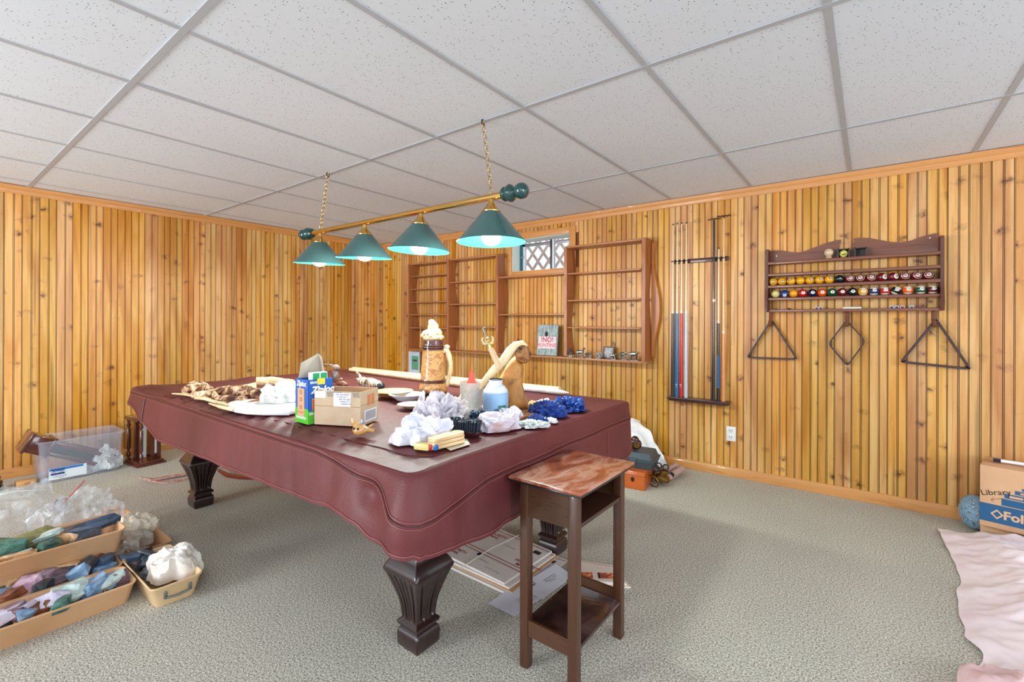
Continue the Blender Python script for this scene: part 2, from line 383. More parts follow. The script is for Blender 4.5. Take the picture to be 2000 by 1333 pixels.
for xx in xs[1:-1]:
    for j in range(len(ys) - 1):
        obj('tee_bar', box(B(), (xx, (ys[j] + ys[j + 1]) / 2, HC + .0025), (.024, ys[j + 1] - ys[j] - .024, .0034)), TEE, ceil, 0)
# window
win = tagp(bpy.data.objects.new('window_1', None), kind='structure'); COL.objects.link(win)
cx, cz = (WIN[0] + WIN[1]) / 2, (WIN[2] + WIN[3]) / 2; ww, wh = WIN[1] - WIN[0], WIN[3] - WIN[2]
for nm, c, s in (('casing', (WIN[1] + .032, YW - .009, cz), (.066, .018, wh + .13)), ('casing', (WIN[0] - .032, YW - .009, cz), (.066, .018, wh + .13)),
                 ('casing', (cx, YW - .009, WIN[3] + .032), (ww - .002, .018, .064)), ('casing', (cx, YW - .009, WIN[2] - .03), (ww - .002, .018, .06))):
    obj(nm, box(B(), c, s, bev=.004), PINE_TRIM, win)
JAMB = plain('painted_jamb', (226, 236, 228), .5, 0, .04)
yf = 2.315
obj('jamb', box(B(), (WIN[0] - .004, (YW + yf) / 2, cz), (.016, yf - YW, wh)), JAMB, win); obj('jamb', box(B(), (WIN[1] + .004, (YW + yf) / 2, cz), (.016, yf - YW, wh)), JAMB, win)
obj('jamb', box(B(), (cx, (YW + yf) / 2, WIN[3] + .004), (ww, yf - YW, .016)), JAMB, win); obj('sill', box(B(), (cx, (YW + yf) / 2, WIN[2] - .004), (ww, yf - YW, .016)), JAMB, win)
ALU = plain('window_aluminium', (150, 152, 160), .4, .6, .05); VIN = plain('white_window_frame', (222, 222, 226), .4, 0, .03); TEAL = plain('teal_strip', (20, 110, 120), .5, 0, .1)
obj('side_strip', box(B(), (WIN[0] + .012, yf - .03, cz), (.012, .05, wh)), TEAL, win, label='teal strip on the left jamb')
for c, s, mm in (((cx, yf, WIN[3] - .035), (ww, .03, .03), ALU), ((cx, yf, WIN[2] + .012), (ww, .03, .024), VIN), ((WIN[0] + .03, yf, cz), (.03, .03, wh), VIN), ((WIN[1] - .012, yf, cz), (.024, .03, wh), VIN),
                 ((cx + .03, yf - .012, cz), (.018, .03, wh), plain('dark_mullion', (70, 72, 78), .4, .5, .05)), ((cx + .052, yf - .004, cz), (.024, .03, wh), VIN)):
    obj('sash_frame', box(B(), c, s, bev=.002), mm, win)
obj('pane', box(B(), (cx, yf + .005, cz), (ww - .03, .004, wh - .03)), plain('window_glass', (240, 248, 250), .02, 0, 0, trans=1.0), win, 0)
obj('latch', sphere(cyl(B(), (WIN[0] + .03, yf - .03, cz), (WIN[0] + .03, yf - .05, cz), .006, n=10), (WIN[0] + .03, yf - .055, cz), .01, 8), ALU, win)
# lattice outside
lat = thing('lattice_panel', 'pale crossed wooden lattice panel seen outside through the small high window', 'lattice', (-3.1, 3.0, 1.4))
LATM = plain('pale_lattice', (244, 228, 222), .8, 0, .05)
for sgn, yy in ((1, 0), (-1, .012)):
    for k in range(-9, 12):
        c = k * .16; L_ = 1.4
        p0 = V((c - sgn * .35, yy, 0)); p1 = V((c + sgn * .35 * 1.0, yy, .9))
        d = (p1 - p0).normalized(); s = d.cross(V((0, 1, 0))) * .018
        obj('slat', prism(B(), [p0 + s, p1 + s, p1 - s, p0 - s], (0, .008, 0)), LATM, lat, 0)
obj('post', box(B(), (-.52, .03, .45), (.12, .05, 1.0)), plain('brown_post', (150, 112, 92), .8), lat, 0, label='brown post')
# ================================================================== POOL TABLE
DK = plain('espresso_wood', (46, 26, 26), .28, 0, .3, 30, coat=.5)
pt = thing('pool_table', 'dark wood pool table with fluted tapering legs under a burgundy cover', 'pool table', (-2.29, -.19, 0))
PT = V((-2.29, -.19, 0))
obj('table_frame', box(box(B(), (0, 0, .62), (2.5, 1.36, .2), bev=.01), (0, 0, .49), (2.3, 1.08, .06), bev=.008), DK, pt)
def leg_bm():
    prof = [(.050, 0, 0), (.056, .012, 0), (.058, .05, 0), (.054, .066, 0), (.047, .072, 0), (.047, .08, 0), (.056, .084, 0), (.058, .094, 0), (.052, .1, 0), (.045, .106, 0), (.046, .12, 1), (.049, .15, 1), (.055, .18, 1),
            (.066, .215, 1), (.078, .25, 1), (.09, .28, 1), (.094, .287, 0), (.096, .295, 0), (.088, .312, 0), (.073, .335, 0), (.062, .35, 0), (.060, .375, 0), (.066, .384, 0), (.082, .392, 0), (.088, .402, 0), (.088, .414, 0),
            (.078, .424, 0), (.076, .44, 0), (.09, .452, 0), (.096, .466, 0), (.096, .49, 0)]
    n = 12 * 5; L = []
    for hw, z, fl_ in prof:
        l = []
        for sd in range(4):
            for k in range(n // 4 * 2):
                m = n // 4 * 2; a = -1 + 2 * k / m
                dp = 0.0
                if fl_ and abs(a) < .86: dp = .0095 * max(0, math.cos(a / .86 * PI * 5.5 / 1.0 + PI * 0)) ** .8 if math.cos(a / .86 * PI * 5.5) > 0 else 0
                r = hw - dp; ch = .97 if abs(a) > .96 else 1
                p = V((r * ch, hw * a * ch, z)); l.append(Matrix.Rotation(sd * PI / 2, 3, 'Z') @ p)
        L.append(l)
    return loops(B(), L)
L0 = None
for lx, ly in ((-1.231, -.646), (-3.365, -.628), (-1.213, .262), (-3.36, .262)):
    loc = V((lx, ly, 0)) - PT
    if L0 is None:
        L0 = obj('leg', leg_bm(), DK, pt, 40, loc=loc)
        bm = B()
        for sd in range(4):
            for k in range(4):
                sphere(bm, Matrix.Rotation(sd * PI / 2, 3, 'Z') @ V((.0605, -.039 + .026 * k, .362)), .0085, 10)
        obj('carved_bead', bm, DK, L0)
    else:
        c = copy_obj(L0, pt); c.location = loc
# cover
CX0, CX1, CY0, CY1, CZ = -3.61, -.925, -.935, .60, .775
def perim(n=420, r=.05):
    P = []; segs = [((CX0 + r, CY0), (CX1 - r, CY0), (0, -1)), ((CX1, CY0 + r), (CX1, CY1 - r), (1, 0)), ((CX1 - r, CY1), (CX0 + r, CY1), (0, 1)), ((CX0, CY1 - r), (CX0, CY0 + r), (-1, 0))]
    cen = [(CX1 - r, CY0 + r, -90), (CX1 - r, CY1 - r, 0), (CX0 + r, CY1 - r, 90), (CX0 + r, CY0 + r, 180)]
    for (a, b, nn), (cx_, cy_, a0) in zip(segs, cen):
        a, b = V(a), V(b); m = max(8, int((b - a).length / .018))
        for i in range(m): P.append((a.lerp(b, i / m), V(nn)))
        for i in range(8):
            an = math.radians(a0 + 90 * i / 8); d = V((math.cos(an), math.sin(an))); P.append((V((cx_, cy_)) + d * r, d))
    return P
def lerp_tab(x, tab):
    if x <= tab[0][0]: return tab[0][1]
    for (a, b), (c, d) in zip(tab, tab[1:]):
        if x <= c: f = (x - a) / (c - a); f = f * f * (3 - 2 * f); return b + (d - b) * f
    return tab[-1][1]
NEAR = [(-3.66, .70), (-3.53, .68), (-3.27, .6), (-3.02, .545), (-2.66, .55), (-2.16, .562), (-1.44, .575), (-1.28, .585), (-1.17, .575), (-1.08, .545), (-.92, .535)]
ENDT = [(-.95, .535), (-.865, .515), (-.65, .495), (-.3, .485), (.45, .485), (.55, .50), (.62, .55)]
def hem(p, nrm):
    if nrm.y < -.7: return lerp_tab(p.x, NEAR)
    if nrm.x > .7: return lerp_tab(p.y, ENDT)
    if nrm.x < -.7: return lerp_tab(p.y, [(-1, .70), (-.6, .6), (.6, .58)])
    return .56
def topz(x, y):
    z = CZ + .002 * noise.noise(V((x * 3, y * 3, 0)))
    e = y - CY0                                     # near rail band: gathered wrinkles
    if e < .16:
        w = math.sin(min(1, e / .16) * PI) ; f = lerp_tab(x, [(-3.5, .75), (-1.6, 1), (-1.1, .3)])
        z += w * f * (.0035 * math.sin(x * 62 + e * 50 + 2.5 * noise.noise(V((x * 3, y * 2, 4)))) + .008 * noise.noise(V((x * 12, y * 14 + x * 5, 1))))
        z -= .012 * (1 - e / .16) ** 2
    fe = CY1 - y
    if fe < .12: z += .012 * max(0, noise.noise(V((x * 5, 9, 1)))) * math.sin(min(1, fe / .12) * PI)
    le = x - CX0
    if le < .25: z += .022 * math.exp(-((le - .1) / .08) ** 2) * max(0, .4 + noise.noise(V((y * 6, 3, 1))))
    if le < .5 and e < .3: z += .02 * (1 - le / .5) * (1 - e / .3)
    return z
def cover_bm():
    P = perim(); L = []; c = V(((CX0 + CX1) / 2, (CY0 + CY1) / 2))
    for k in range(1, 25):
        kk = 1 - (1 - k / 24) ** 1.6; l = []
        for p, nn in P:
            q = c + (p - c) * kk
            if k == 24: q = p - nn * .012
            l.append(V((q.x, q.y, topz(q.x, q.y))))
        L.append(l)
    rows = 22
    for k in range(0, rows + 1):
        t = k / rows; l = []; s = 0
        for i, (p, nn) in enumerate(P):
            hz = hem(p, nn); zt = topz(p.x, p.y) - .004; z = zt + (hz - zt) * t
            u = p.x if abs(nn.y) > abs(nn.x) else p.y + 7
            amp = (.003 + .011 * t) * (.55 if nn.y < -.5 and p.x < -1.5 else 1)
            off = .006 + .022 * t * (1 if nn.y < -.5 else .45) + amp * noise.noise(V((u * 5.2, t * .8, 2))) + amp * .55 * noise.noise(V((u * 13, t * 1.4, 5)))
            dc = (p - V((CX1, CY0))).length                          # billow at the near right corner
            off += .035 * math.exp(-(dc / .16) ** 2) * math.sin(min(1, t * 1.1) * PI * .75) + .012 * math.exp(-((dc - .3) / .07) ** 2) * t
            off += (-.03 if nn.y < -.3 else 0) * math.exp(-((dc - .19) / .05) ** 2) * math.exp(-((t - .45) / .2) ** 2) 
            if nn.x > .5: off += .012 * math.sin(u * 17) * t * math.exp(-((p.y + .1) / .5) ** 2)
            if k == 0: off *= .4
            q = p + nn * off; l.append(V((q.x, q.y, z)))
        L.append(l)
    # turned-in hem gives the sheet thickness
    for kk, dz in ((1, -.001), (2, .02)):
        l = []
        for (p, nn), last in zip(P, L[-kk * 2 + 1] if kk == 1 else L[-2]):
            l.append(last - V((nn.x, nn.y, 0)) * .004 + V((0, 0, dz)))
        L.append(l)
    return loops(B(), L, True, False), L[23:23 + rows + 2], P
cbm, CL, CP = cover_bm()
cov = thing('table_cover', 'burgundy leatherette cover draped over the pool table with stitched seams', 'cover', (-2.29, -.19, .5))
for v in cbm.verts: v.co -= V((-2.29, -.19, .5))
obj('cover_sheet', cbm, LEATHER, cov, 60)
def on_cover(i, z):                                  # point on the hanging side, column i, height z
    col = [l[i] for l in CL]; nn = CP[i][1]
    for a, b in zip(col, col[1:]):
        if (a.z - z) * (b.z - z) <= 0 and a.z != b.z: return a.lerp(b, (a.z - z) / (a.z - b.z)) + V((nn.x, nn.y, 0)) * .0025
    return min(col, key=lambda q: abs(q.z - z)) + V((nn.x, nn.y, 0)) * .0025
PIPE = plain('stitching_thread', (150, 84, 78), .5, 0, .05); PIPED = plain('dark_piping', (76, 30, 34), .4, 0, .1)
iN = [i for i, (p, n) in enumerate(CP) if n.y < -.6]; iE = [i for i, (p, n) in enumerate(CP) if n.x >= .6 ]
path = []
for i in sorted(iN + iE):
    p = CP[i][0]
    if CP[i][1].y < -.6: z = lerp_tab(p.x, [(-3.6, .757), (-1.45, .748), (-1.1, .715), (-.92, .628)])
    else: z = lerp_tab(p.y, [(-.94, .628), (-.78, .645), (-.6, .675), (.6, .69)]) 
    path.append(on_cover(i, z))
O_ = V((-2.29, -.19, .5))
obj('seam', tube(B(), [p - O_ for p in path], .0018, 6), PIPED, cov, label='dark piping seam')
for dz in (.009, -.009):
    st = []
    for q, i in zip(path, sorted(iN + iE)): st.append(on_cover(i, q.z + dz))
    obj('stitch_line', tube(B(), [p - O_ for p in st], .0012, 5), PIPE, cov)
hm = [on_cover(i, hem(*CP[i]) + .012) for i in sorted(iN + iE)]
obj('stitch_line', tube(B(), [p - O_ for p in hm], .0014, 5), PIPE, cov)
for xx, dy in ((-3.28, 0), ):
    i = min(iN, key=lambda k: abs(CP[k][0].x - xx)); obj('seam', tube(B(), [on_cover(i, z) - O_ for z in [.75 - .01 * k for k in range(15)]], .003, 6), PIPED, cov)
for yy in (-.38, -.37, .3):
    i = min(iE, key=lambda k: abs(CP[k][0].y - yy)); obj('stitch_line', tube(B(), [on_cover(i, z) - O_ for z in [.68 - .01 * k for k in range(19)]], .0012, 5), PIPE, cov)
tp = []
for u, v in ((322, 772), (400, 785), (500, 812), (560, 826), (600, 838), (650, 850), (700, 864), (750, 878), (790, 890), (830, 894), (848, 893)):
    q = at(u, v, CZ); tp.append(V((q.x, max(q.y, CY0 + .03), topz(q.x, max(q.y, CY0 + .03)) + .0015)))
obj('seam', tube(B(), [p - O_ for p in tp], .0022, 6), PIPED, cov)
# ================================================================== BILLIARD LIGHT
def billiard_light():
    LY = -.012; r = thing('billiard_light', 'brass bar billiard light with four green cone shades hung on two chains', 'lamp', (-2.2, LY, HC))
    o = V((-2.2, LY, HC)); zb0, zb1 = 1.845, 1.838
    GR = plain('dark_green_enamel', (12, 72, 70), .12, 0, .25, 40, coat=.8)
    def zb(x): return zb0 + (zb1 - zb0) * (x + 3.17) / 1.9
    obj('bar', tube(B(), [V((-3.1, LY, zb(-3.1))) - o, V((-1.34, LY, zb(-1.34))) - o], .017, 16), BRASS, r)
    def finial(x, s):
        prof = [(.018, 0), (.032, .006), (.036, .016), (.03, .024), (.036, .032), (.042, .042), (.044, .052), (.036, .064), (.024, .072), (.02, .078), (.03, .088), (.038, .104), (.04, .118), (.036, .134), (.024, .146), (.0, .152)]
        obj('finial', lathe(B(), [(a, b) for a, b in prof], V((x, LY, zb(x))) - o, 24, (s, 0, 0)), GR, r)
    finial(-1.34, 1); finial(-3.1, -1)
    outer = plain('green_shade_outer', (60, 98, 98), .3, 0, .1, coat=.4); inner = plain('turquoise_shade_inner', (30, 215, 200), .35, 0, .05)
    outer.node_tree.nodes['Principled BSDF'].inputs['Base Color'].default_value = lin((58, 96, 97))
    for k, (x, tx, ty) in enumerate(((-3.0, .03, .07), (-2.475, .05, .06), (-1.94, -.02, .04), (-1.414, 0, -.01))):
        b = V((x, LY, zb(x) - .012)) - o
        sh = B(); lathe(sh, [(.046, -.062), (.174, -.215)], (0, 0, 0), 48, cap=False)
        R = Matrix.Rotation(tx, 3, 'X') @ Matrix.Rotation(ty, 3, 'Y'); bmesh.ops.transform(sh, matrix=R.to_4x4(), verts=sh.verts)
        s = obj('shade', sh, outer, r, loc=b)
        s2 = B(); lathe(s2, [(.044, -.064), (.1715, -.2155)], (0, 0, 0), 48, cap=False); bmesh.ops.transform(s2, matrix=R.to_4x4(), verts=s2.verts)
        obj('lining', s2, inner, s, label='turquoise inner lining')
        rm = B(); torus(rm, R @ V((0, 0, -.2155)), R @ V((0, 0, 1)), .1735, .0022, 48, 6); obj('rim', rm, plain('shade_rim', (20, 120, 112), .4), s)
        co = B(); lathe(co, [(.012, .0), (.014, -.02), (.02, -.022), (.024, -.034), (.034, -.044), (.05, -.062), (.049, -.068)], (0, 0, 0), 24); bmesh.ops.transform(co, matrix=R.to_4x4(), verts=co.verts)
        obj('collar', co, BRASS, r, loc=b)
        bl = B(); lathe(bl, [(.016, -.07), (.018, -.1), (.03, -.125), (.047, -.155), (.052, -.185), (.046, -.212), (.028, -.23), (0, -.236)], (0, 0, 0), 24); bmesh.ops.transform(bl, matrix=R.to_4x4(), verts=bl.verts)
        obj('bulb', bl, plain('lit_bulb', (255, 252, 245), .4, 0, 0, emit=((255, 250, 242), 12)), r, loc=b)
        l = bpy.data.lights.new('bulb_light', 'POINT'); l.energy = BULB_W; l.shadow_soft_size = .05; l.color = (1, .97, .93)
        lo = bpy.data.objects.new('bulb_light', l); COL.objects.link(lo); lo.parent = r; lo.location = b + R @ V((0, 0, -.245)); lo.visible_camera = False
    for (tx_, bx) in ((-1.471, -1.412), (-2.90, -2.99)):
        p1 = V((tx_, LY, HC)) - o; p0 = V((bx, LY, zb(bx) + .017)) - o
        obj('ceiling_hook', torus(B(), p1 - V((0, 0, .008)), (1, .3, 0), .014, .003, 16, 6), plain('black_hook', (20, 20, 20), .4, .5, 0), r)
        ch = bpy.data.objects.new('chain', None); COL.objects.link(ch); ch.parent = r
        n = 13; d = (p1 - p0); st = d / n
        for k in range(n):
            c = p0 + st * (k + .5); w = B(); a = d.normalized(); sdv = a.cross(V((0, 1, 0) if k % 2 else (1, 0, 0))).normalized(); hl = st.length * .62
            pts = [c + a * (hl * math.cos(q * PI / 8)) + sdv * (.0095 * math.sin(q * PI / 8)) for q in range(17)]
            obj('chain_link', tube(w, pts, .0019, 6), BRASS, ch)
billiard_light()
# ================================================================== WALL SHELVES
SW = wood('shelf_wood', (168, 112, 72), (126, 74, 44), 0, .5, 40); SU = wood('shelf_upright_wood', (156, 92, 48), (88, 42, 20), 2, .42, 26)
def wall_shelf():
    r = thing('wall_shelf', 'brown stepped display shelf with live-edge uprights hung on the pine wall under the window', 'shelf', (-2.2, YW, .88)); o = V((-2.2, YW, .88))
    yfr = 1.95
    def upright(x, z0, z1, seed, th=.03, wave=.03, wide=0.0):
        n = 26; L = []
        for k in range(n + 1):
            z = z0 + (z1 - z0) * k / n; q = k / n
            f = yfr - .004 + .006 * noise.noise(V((seed, z * 9, 0)))
            bk = YW - .035 + .032 * math.sin(q * PI * 2.2 + seed) * 1.0 + .012 * noise.noise(V((seed, z * 5, 3)))
            bk = min(bk + wide, YW - .003)
            L.append([V((x - th / 2, f, z)) - o, V((x + th / 2, f + .004, z)) - o, V((x + th / 2 + .004, (f + bk) / 2, z)) - o, V((x + th / 2 - .004, bk, z)) - o, V((x - th / 2 + .004, bk, z)) - o, V((x - th / 2, (f + bk) / 2, z)) - o])
        obj('upright', loops(B(), L), SU, r)
    upright(-1.395, .872, 1.915, 1.2, .03, wide=.0)
    n_ = 30; out = []
    for k in range(n_ + 1):
        q = k / n_; z = .90 + q * 1.0; out.append(V((-1.374 + .012 + .058 * (.5 + .5 * math.cos((q - .42) * 7.2)) * (1 if q > .06 else .4) + .01 * noise.noise(V((z * 6, 0, 0))), YW - .052, z)) - o)
    obj('outer_slab', slab(B(), [V((-1.378, YW - .052, .90)) - o] + out + [V((-1.378, YW - .052, 1.90)) - o], (0, .045, 0), .06), wood('golden_slab', (186, 118, 62), (120, 62, 28), 2, .4, 22), r, 50); upright(-2.15, .892, 1.895, 2.7, .028); upright(-2.975, .882, 1.905, 4.1, .03); upright(-3.695, .885, 1.915, 5.6, .028); upright(-4.37, .868, 1.90, 0.4, .02)
    def shelf(x0, x1, z, th=.014): obj('shelf_board', box(B(), V(((x0 + x1) / 2, (yfr + YW) / 2 + .004, z)) - o, (x1 - x0, YW - yfr - .012, th), bev=.002), SW, r)
    for z in (1.404, 1.154, 1.655): shelf(-2.136, -1.421, z)
    shelf(-2.164, -1.40, 1.905, .018); shelf(-4.38, -1.37, .868, .018)
    for z in (1.278, ): shelf(-2.96, -2.164, z)
    shelf(-2.96, -2.164, 1.665, .016)
    for z in (1.646, 1.398, 1.148): shelf(-3.681, -2.99, z)
    shelf(-3.709, -2.97, 1.905, .018); shelf(-4.38, -3.709, 1.90, .018)
    for z in (1.75, 1.595, 1.436, 1.286, 1.127): shelf(-4.36, -3.709, z)
wall_shelf()
SZ = .878       # top of lowest shelf board
# sign
sg = thing('wooden_sign', 'weathered blue-grey plank sign reading NO HUNTING on the long lower shelf', 'sign', (-2.40, 2.02, SZ))
R15 = Matrix.Rotation(-.10, 3, 'X')
obj('board', box(B(), R15 @ V((0, 0, .151)), (.235, .02, .30), R=R15, bev=.003), mottle('weathered_blue', [(70, 84, 92), (128, 146, 148), (176, 186, 184), (84, 98, 104)], 1, .8, 4, .6, .5, (90, 90, 8)), sg)
yv = R15 @ V((0, 0, 1)); nv = R15 @ V((0, -1, 0))
obj('pink_panel', quad(B(), R15 @ V((0, 0, .125)) + nv * .011, (1, 0, 0), yv, .2, .115), mottle('worn_pink', [(206, 176, 182), (236, 222, 226)], 40, .7), sg, 0)
text('!NO!', R15 @ V((0, 0, .152)) + nv * .0118, (1, 0, 0), yv, .068, RED, sg, bold=.001); text('HUNTING', R15 @ V((0, 0, .098)) + nv * .0118, (1, 0, 0), yv, .05, plain('faded_red_ink', (206, 80, 96), .6, 0, 0), sg, bold=.0006)
obj('knot', sphere(B(), R15 @ V((-.012, 0, .205)) + nv * .008, (.022, .006, .03), 14), BLK, sg, label='dark round knot')
# small figures on the right bay
PEW = plain('pewter', (150, 152, 150), .3, .9, .5, 50)
def critter(bm, c, L_, h, neck=1.0, legs=True, d=V((1, 0, 0)), tail=False):
    c = V(c); d = d.normalized(); s = d.cross(V((0, 0, 1)))
    tube(bm, [c - d * L_ * .35 + V((0, 0, h * .55)), c + V((0, 0, h * .6)), c + d * L_ * .3 + V((0, 0, h * .6))], [h * .17, h * .2, h * .18], 10)
    tube(bm, [c + d * L_ * .27 + V((0, 0, h * .62)), c + d * L_ * .42 + V((0, 0, h * (.6 + .28 * neck))), c + d * L_ * .55 + V((0, 0, h * (.55 + .26 * neck)))], [h * .14, h * .1, h * .06], 8)
    if legs:
        for a in (-.3, .25):
            for b in (-1, 1): tube(bm, [c + d * L_ * a + s * b * h * .09 + V((0, 0, h * .5)), c + d * L_ * (a + .04) + s * b * h * .1 + V((0, 0, h * .25)), c + d * L_ * a + s * b * h * .1], [h * .09, h * .05, h * .05], 6)
    return bm
ys_ = 2.0
for (u, v, Lm, hm_, dd, lab) in ((1113, 694, .06, .10, V((-1, .3, 0)), 'small pewter deer figurine with raised head, leftmost on the lowest shelf'),
                              (1134, 695, .09, .085, V((1, .1, 0)), 'small pewter arching animal figurine beside the pewter deer'),
                              (1149, 697, .09, .06, V((1, -.2, 0)), 'low pewter crawling figurine left of the pewter wheel figurine'),
                              (1197, 700, .08, .06, V((1, 0, 0)), 'low pewter figurine in front of the little framed picture'),
                              (1217, 700, .09, .085, V((1, -.2, 0)), 'pewter horse figurine right of the little framed picture'),
                              (1238, 701, .095, .095, V((1, -.1, 0)), 'rightmost pewter horse figurine at the end of the lowest shelf')):
    p = aty(u, v, ys_); t = thing('pewter_figurine', lab, 'figurine', (p.x, ys_ - .01, SZ), group='pewter figurines on the lowest shelf')
    obj('body', critter(B(), (0, 0, 0), Lm, hm_, 1.6 if 'deer' in lab else .6, d=dd), PEW, t)
    obj('base', box(B(), (0, 0, .002), (Lm * 1.0, .03, .004), bev=.001), PEW, t)
p = aty(1170, 698, ys_); t = thing('pewter_figurine', 'pewter spoked wheel figurine between the low figurine and the little framed picture', 'figurine', (p.x, ys_ - .01, SZ), group='pewter figurines on the lowest shelf')
w = torus(B(), (0, 0, .032), (1, -1.2, 0), .026, .006, 20, 6)
for k in range(4):
    a = k * PI / 4; e = V((.64 * math.cos(a), .53 * math.cos(a), math.sin(a))).normalized() * .024; tube(w, [V((0, 0, .032)) - e, V((0, 0, .032)) + e], .003, 6)
obj('wheel', w, PEW, t); obj('base', box(B(), (0, 0, .003), (.05, .03, .006)), PEW, t)
p = aty(1188, 694, 2.06); t = thing('framed_picture', 'tiny framed landscape picture leaning behind the pewter figurines', 'picture', (p.x, 2.05, SZ))
Rl = Matrix.Rotation(-.25, 3, 'X')
bm = B()
for c, s in (((0, 0, .006), (.105, .012, .012)), ((0, 0, .104), (.105, .012, .012)), ((-.047, 0, .055), (.012, .012, .09)), ((.047, 0, .055), (.012, .012, .09))): box(bm, Rl @ V(c), s, R=Rl)
obj('frame', bm, plain('mahogany', (92, 44, 32), .3, 0, .3, 30, coat=.4), t); obj('print', box(B(), Rl @ V((0, .001, .055)), (.086, .004, .09), R=Rl), mottle('grey_landscape', [(92, 92, 96), (170, 172, 178), (206, 208, 212)], 18, .6), t, 0)
# fish print
t = thing('fish_print', 'pale mounted print of a dark fish on green leaning against the wall behind the stein', 'picture', (-4.24, 2.03, .55))
pc = aty(809, 709, 2.08)
obj('mount', box(B(), pc - V(t.location), (.2, .008, .28)), plain('pale_blue_mount', (198, 210, 232), .7), t, 0)
obj('green_panel', box(B(), pc - V(t.location) + V((.022, -.006, .0)), (.12, .005, .17)), plain('print_green', (96, 160, 128), .7), t, 0)
fb = B(); pf = pc - V(t.location) + V((.022, -.010, .03)); slab(fb, smoothed([pf + V((a * .05, 0, b * .03)) for a, b in ((-1, -.6), (-.8, 0), (-1, .6), (-.6, .15), (-.1, .5), (.5, .4), (1, 0), (.5, -.4), (-.1, -.5), (-.6, -.15))], 1), (0, .003, 0), .1)
obj('fish', fb, plain('fish_grey', (70, 60, 76), .5), t)
obj('stand', box(B(), pc - V(t.location) + V((0, .012, -.25)), (.05, .02, .32)), plain('pine_stick', (170, 110, 56), .6), t, 0)
# ================================================================== CUE RACK + CUES
cr = thing('cue_rack', 'dark wood wall cue rack of a notched clip rail above a small foot shelf', 'cue rack', (-.99, YW, .58)); o_ = V((-.99, YW, .58))
RW = plain('rack_mahogany', (74, 34, 32), .35, 0, .3, 26, coat=.3)
obj('foot_shelf', box(box(B(), V((-.99, 2.085, .582)) - o_, (.48, .09, .018), bev=.004), V((-.99, 2.09, .566)) - o_, (.455, .075, .016), bev=.003), RW, cr)
obj('clip_rail', box(B(), V((-.99, 2.115, 1.71)) - o_, (.44, .022, .034), bev=.004), RW, cr)
CUX = (-1.19, -1.155, -1.12, -1.082, -.868, -.833, -.796)
for xx in CUX:
    bm = B()
    for k in range(9):
        pass
    pts = [V((xx, 2.075, 1.71)) - o_ + V((.014 * math.cos(a), .014 * math.sin(a), 0)) for a in [math.radians(-60 - 300 + 30 * q) for q in range(0, 11)]]
    tube(bm, pts, .004, 6); box(bm, V((xx, 2.097, 1.71)) - o_, (.014, .018, .014)); obj('clip', bm, plain('black_rubber', (24, 24, 26), .6, 0, 0), cr)
def cue(x, zt, joint, col, lab, rt=.0062, rj=.0105, rb=.0145, shaft=(224, 196, 150), wrap=None, name='pool_cue', mark=False, z0=.592, tip=True):
    c = thing(name, lab, 'cue', (x, 2.072, z0), group='cues standing in the wall rack'); h0 = z0
    sm = plain('maple_%d_%d_%d' % shaft, shaft, .3, 0, .08, coat=.3); bmm = plain('butt_%d_%d_%d' % col, col, .22, 0, .06, coat=.5)
    obj('butt', tube(B(), [V((0, 0, 0)), V((0, 0, joint - h0))], [rb, rj], 16), bmm, c); obj('shaft', tube(B(), [V((0, 0, joint - h0 + .02)), V((0, 0, zt - h0 - .012))], [rj * .97, rt], 14), sm, c)
    obj('joint_ring', cyl(B(), (0, 0, joint - h0), (0, 0, joint - h0 + .02), rj, n=16), plain('ivory_ring', (214, 208, 196), .3, 0, 0), c)
    if tip: obj('tip', cyl(B(), (0, 0, zt - h0 - .012), (0, 0, zt - h0), rt * 1.02, n=12), plain('chalky_tip', (60, 70, 84), .8, 0, 0), c)
    if wrap: obj('wrap', tube(B(), [V((0, 0, wrap[0] - h0)), V((0, 0, wrap[1] - h0))], [rb * 1.03, rb * .97], 16), plain('wrap_blue', (44, 96, 148), .7, 0, .3, 200), c)
    if mark:
        for dz, s in ((.10, 'X'), (.082, '--')): text(s, (0, -rb - .0008, dz), (1, 0, 0), (0, 0, 1), .022, WHT, c, name='printed_mark')
    return c
cue(CUX[0], 2.023, 1.28, (38, 42, 46), 'two piece cue with a black butt, first from the left in the wall rack')
cue(CUX[1], 2.026, 1.28, (20, 104, 158), 'two piece cue with a blue butt and small white mark in the wall rack', mark=True)
cue(CUX[2], 2.026, 1.28, (196, 20, 32), 'two piece cue with a red butt and small white mark in the wall rack', mark=True)
cue(CUX[3], 2.024, 1.28, (186, 198, 214), 'two piece cue with a silver butt in the wall rack')
c = cue(CUX[4], 2.015, 1.37, (34, 32, 34), 'long black bridge stick with a small cross head in the wall rack', .0085, .0095, .0135, (30, 32, 36), name='bridge_stick', tip=False)
obj('bridge_head', tube(tube(B(), [V((-.045, 0, 2.02 - .592)), V((0, 0, 2.026 - .592)), V((.045, 0, 2.02 - .592))], .005, 8), [V((0, 0, 1.41)), V((0, 0, 1.432))], .008, 8), plain('dull_bronze', (92, 76, 60), .4, .6), c)
cue(CUX[5], 1.794, 1.2, (26, 26, 30), 'short cue with black butt and blue wrap, second from the right in the wall rack', .0062, .0098, .0135, wrap=(.69, .947))
c = cue(CUX[6], 2.03, .92 + .2, (208, 138, 84), 'pale wooden bridge stick with dark notched head, rightmost in the wall rack', .0075, .0105, .0165, (218, 182, 132), name='bridge_stick', tip=False)
bm = B(); P_ = []
for k in range(9): P_.append(V((-.048 + .012 * k, 0, 2.035 - .592 + (.006 if k % 2 else -.003))))
tube(bm, P_, .0055, 8); obj('bridge_head', bm, BLK, c)
